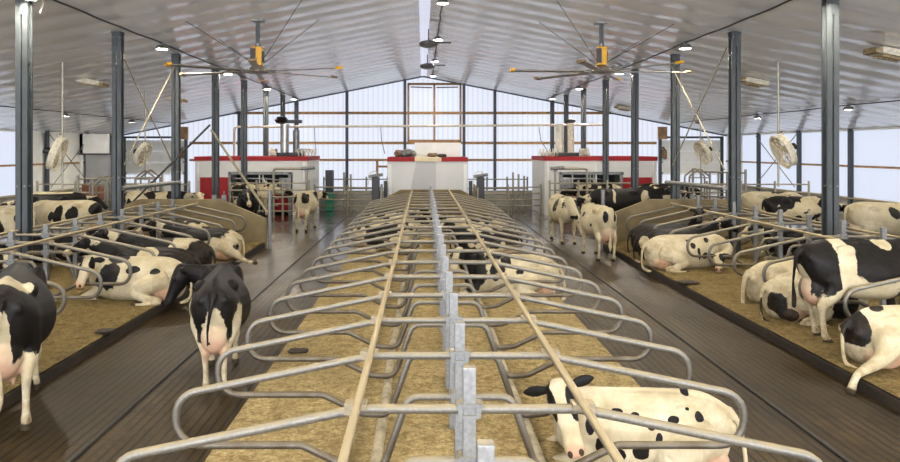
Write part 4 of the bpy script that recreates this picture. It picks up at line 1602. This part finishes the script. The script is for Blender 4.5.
# --- standing cows in the outer feed alleys
F = 'cows standing in the outer feed alleys'
cow('black patched cow standing in the right feed alley, left of the nearest right column', (10.95, 21.2, 0), 2, 'stand', .06, (1.5, .1, 1.1), (.8, 0, -.6), 1.0, .022, 111, eyes=False, group=F)
cow('cream cow standing in the right feed alley behind the black patched cow', (11.25, 23.4, 0), 4, 'stand', -.5, (1.5, .1, 1.1), (.8, 0, -.6), 1.0, .025, 112, eyes=False, group=F)
cow('big dusty cream cow in the right feed alley, black shoulder, right of the nearest column', (11.75, 18.3, 0), -4, 'stand',
    [(.55, -.2, 1.05, .3, .5, .5), (1.1, -.1, 1.1, .5, .5, .5), (.05, -.35, 1.2, .12, .2, .2)], (1.5, 0, 1.15), (.8, 0, -.6), 1.02, .02, 113, eyes=False, group=F, whites=[(.3, -.3, 1.1, .06, .4, .5)], dirt=1.4)
cow('black rumped cow in the right feed alley at the right edge of the view', (12.6, 17.0, 0), -2, 'stand', .4, (1.5, .1, 1.1), (.8, 0, -.6), 1.0, .025, 114, eyes=False, group=F)
cow('cream cow with scattered black side patches standing in the left feed alley', (-9.8, 19.9, 0), 176, 'stand',
    [(.1, .35, 1.05, .14, .3, .25), (-.28, .35, 1.05, .16, .3, .22), (-.85, .1, 1.2, .16, .3, .2), (.3, .3, 1.0, .08, .2, .15), (-.05, .4, 1.2, .08, .1, .08)],
    (1.5, .1, 1.1), (.8, 0, -.6), .98, .022, 115, eyes=False, group=F, edge=.14)
cow('black backed cow standing in the left feed alley behind the patched cream cow', (-11.3, 22.2, 0), 178, 'stand', [(0, 0, 1.1, 1.3, .9, .6)], (1.5, .1, 1.1), (.8, 0, -.6), 1.0, .025, 116, eyes=False, group=F)
cow('cream cow with a black head standing in the left feed alley, farthest of the group', (-12.1, 23.35, 0), 6, 'stand', [(.95, 0, 1.1, .25, .5, .6)], (1.45, -.1, 1.2), (.8, -.3, -.6), 1.0, .025, 117, eyes=False, group=F, face={'mode': 'black'})
cow('dusty cream cow at the left edge, standing left of the nearest left column', (-10.6, 18.0, 0), 174, 'stand', [(-.2, .3, .9, .16, .2, .2), (-.75, .2, 1.1, .15, .2, .2)], (1.5, .1, 1.1), (.8, 0, -.6), .98, .022, 118, eyes=False, group=F, dirt=1.4)
G = 'cows standing around the robot cabins'
cow('black patched cow with white face beyond the left stalls, between second and third columns', (-8.9, 23.9, 0), 12, 'stand', .15, (1.42, -.25, 1.30), (.3, -.7, -.45), 1.0, .024, 121, group=G, face={'mode': 'white'})
cow('black cow facing the camera in front of the left robot bay', (-6.2, 25.6, 0), -82, 'stand', [(.1, 0, 1.0, 1.5, .9, .9)], (1.42, .1, 1.25), (.7, .2, -.6), 1.0, .024, 122, group=G, face={'mode': 'blaze', 'blaze': .02}, eyes=False)
cow('black cow with white shoulder stripes standing before the right robot bay', (7.0, 25.4, 0), 176, 'stand', [(0, 0, 1.05, 1.2, .9, .62)], (1.45, .2, 1.05), (.7, .2, -.6), 1.0, .024, 123, eyes=False, group=G, whites=[(.3, .3, 1.2, .05, .3, .3), (-.8, .2, 1.1, .18, .3, .3)], face={'mode': 'black'})
cow('black and white cow standing by the red door of the right robot cabin', (8.5, 26.9, 0), 8, 'stand', .12, (1.5, .1, 1.15), (.8, 0, -.6), 1.0, .024, 124, eyes=False, group=G)
cow('dark cow walking behind the third right column towards the overhead door', (9.6, 29.1, 0), 4, 'stand', .35, (1.5, .1, 1.15), (.8, 0, -.6), 1.0, .026, 125, eyes=False, group=G)
cow('pale cow standing inside the left robot bay', (-7.1, 29.95, 0), 0, 'stand', -.15, (1.5, .1, 1.15), (.8, 0, -.6), .95, .026, 126, eyes=False, group=G)
cow('pale cow standing inside the right robot bay', (7.3, 29.82, 0), 180, 'stand', -.1, (1.5, .1, 1.15), (.8, 0, -.6), .95, .026, 127, eyes=False, group=G)

# --- light of the overcast day outside
w = bpy.data.worlds.new('overcast')
sc.world = w
w.use_nodes = True
w.node_tree.nodes['Background'].inputs[0].default_value = (.85, .9, 1, 1)
w.node_tree.nodes['Background'].inputs[1].default_value = .8


# manure clumps seen on the floor and bedding
for px, py, z, w, lab in ((298, 352, .17, .13, 'dark manure clump on the left edge of the central bedding'),
                          (755, 325, .0, .16, 'dark manure clump at the foot of the right kerb'),
                          (688, 283, .19, .20, 'dark manure pat on the right bedding near the curled white cow'),
                          (105, 332, .18, .14, 'dark manure clump on the left bedding near the kerb')):
    yy = 720 * (CAMZ - z) / (py - 149)
    xx = (px - 423) * yy / 720
    o = bag((xx, yy, 0), (w, w * .8, .016), 'curb', lab, px)
    o.name = 'manure_clump'
    o['category'] = 'manure'
    o.location.z = z + .017
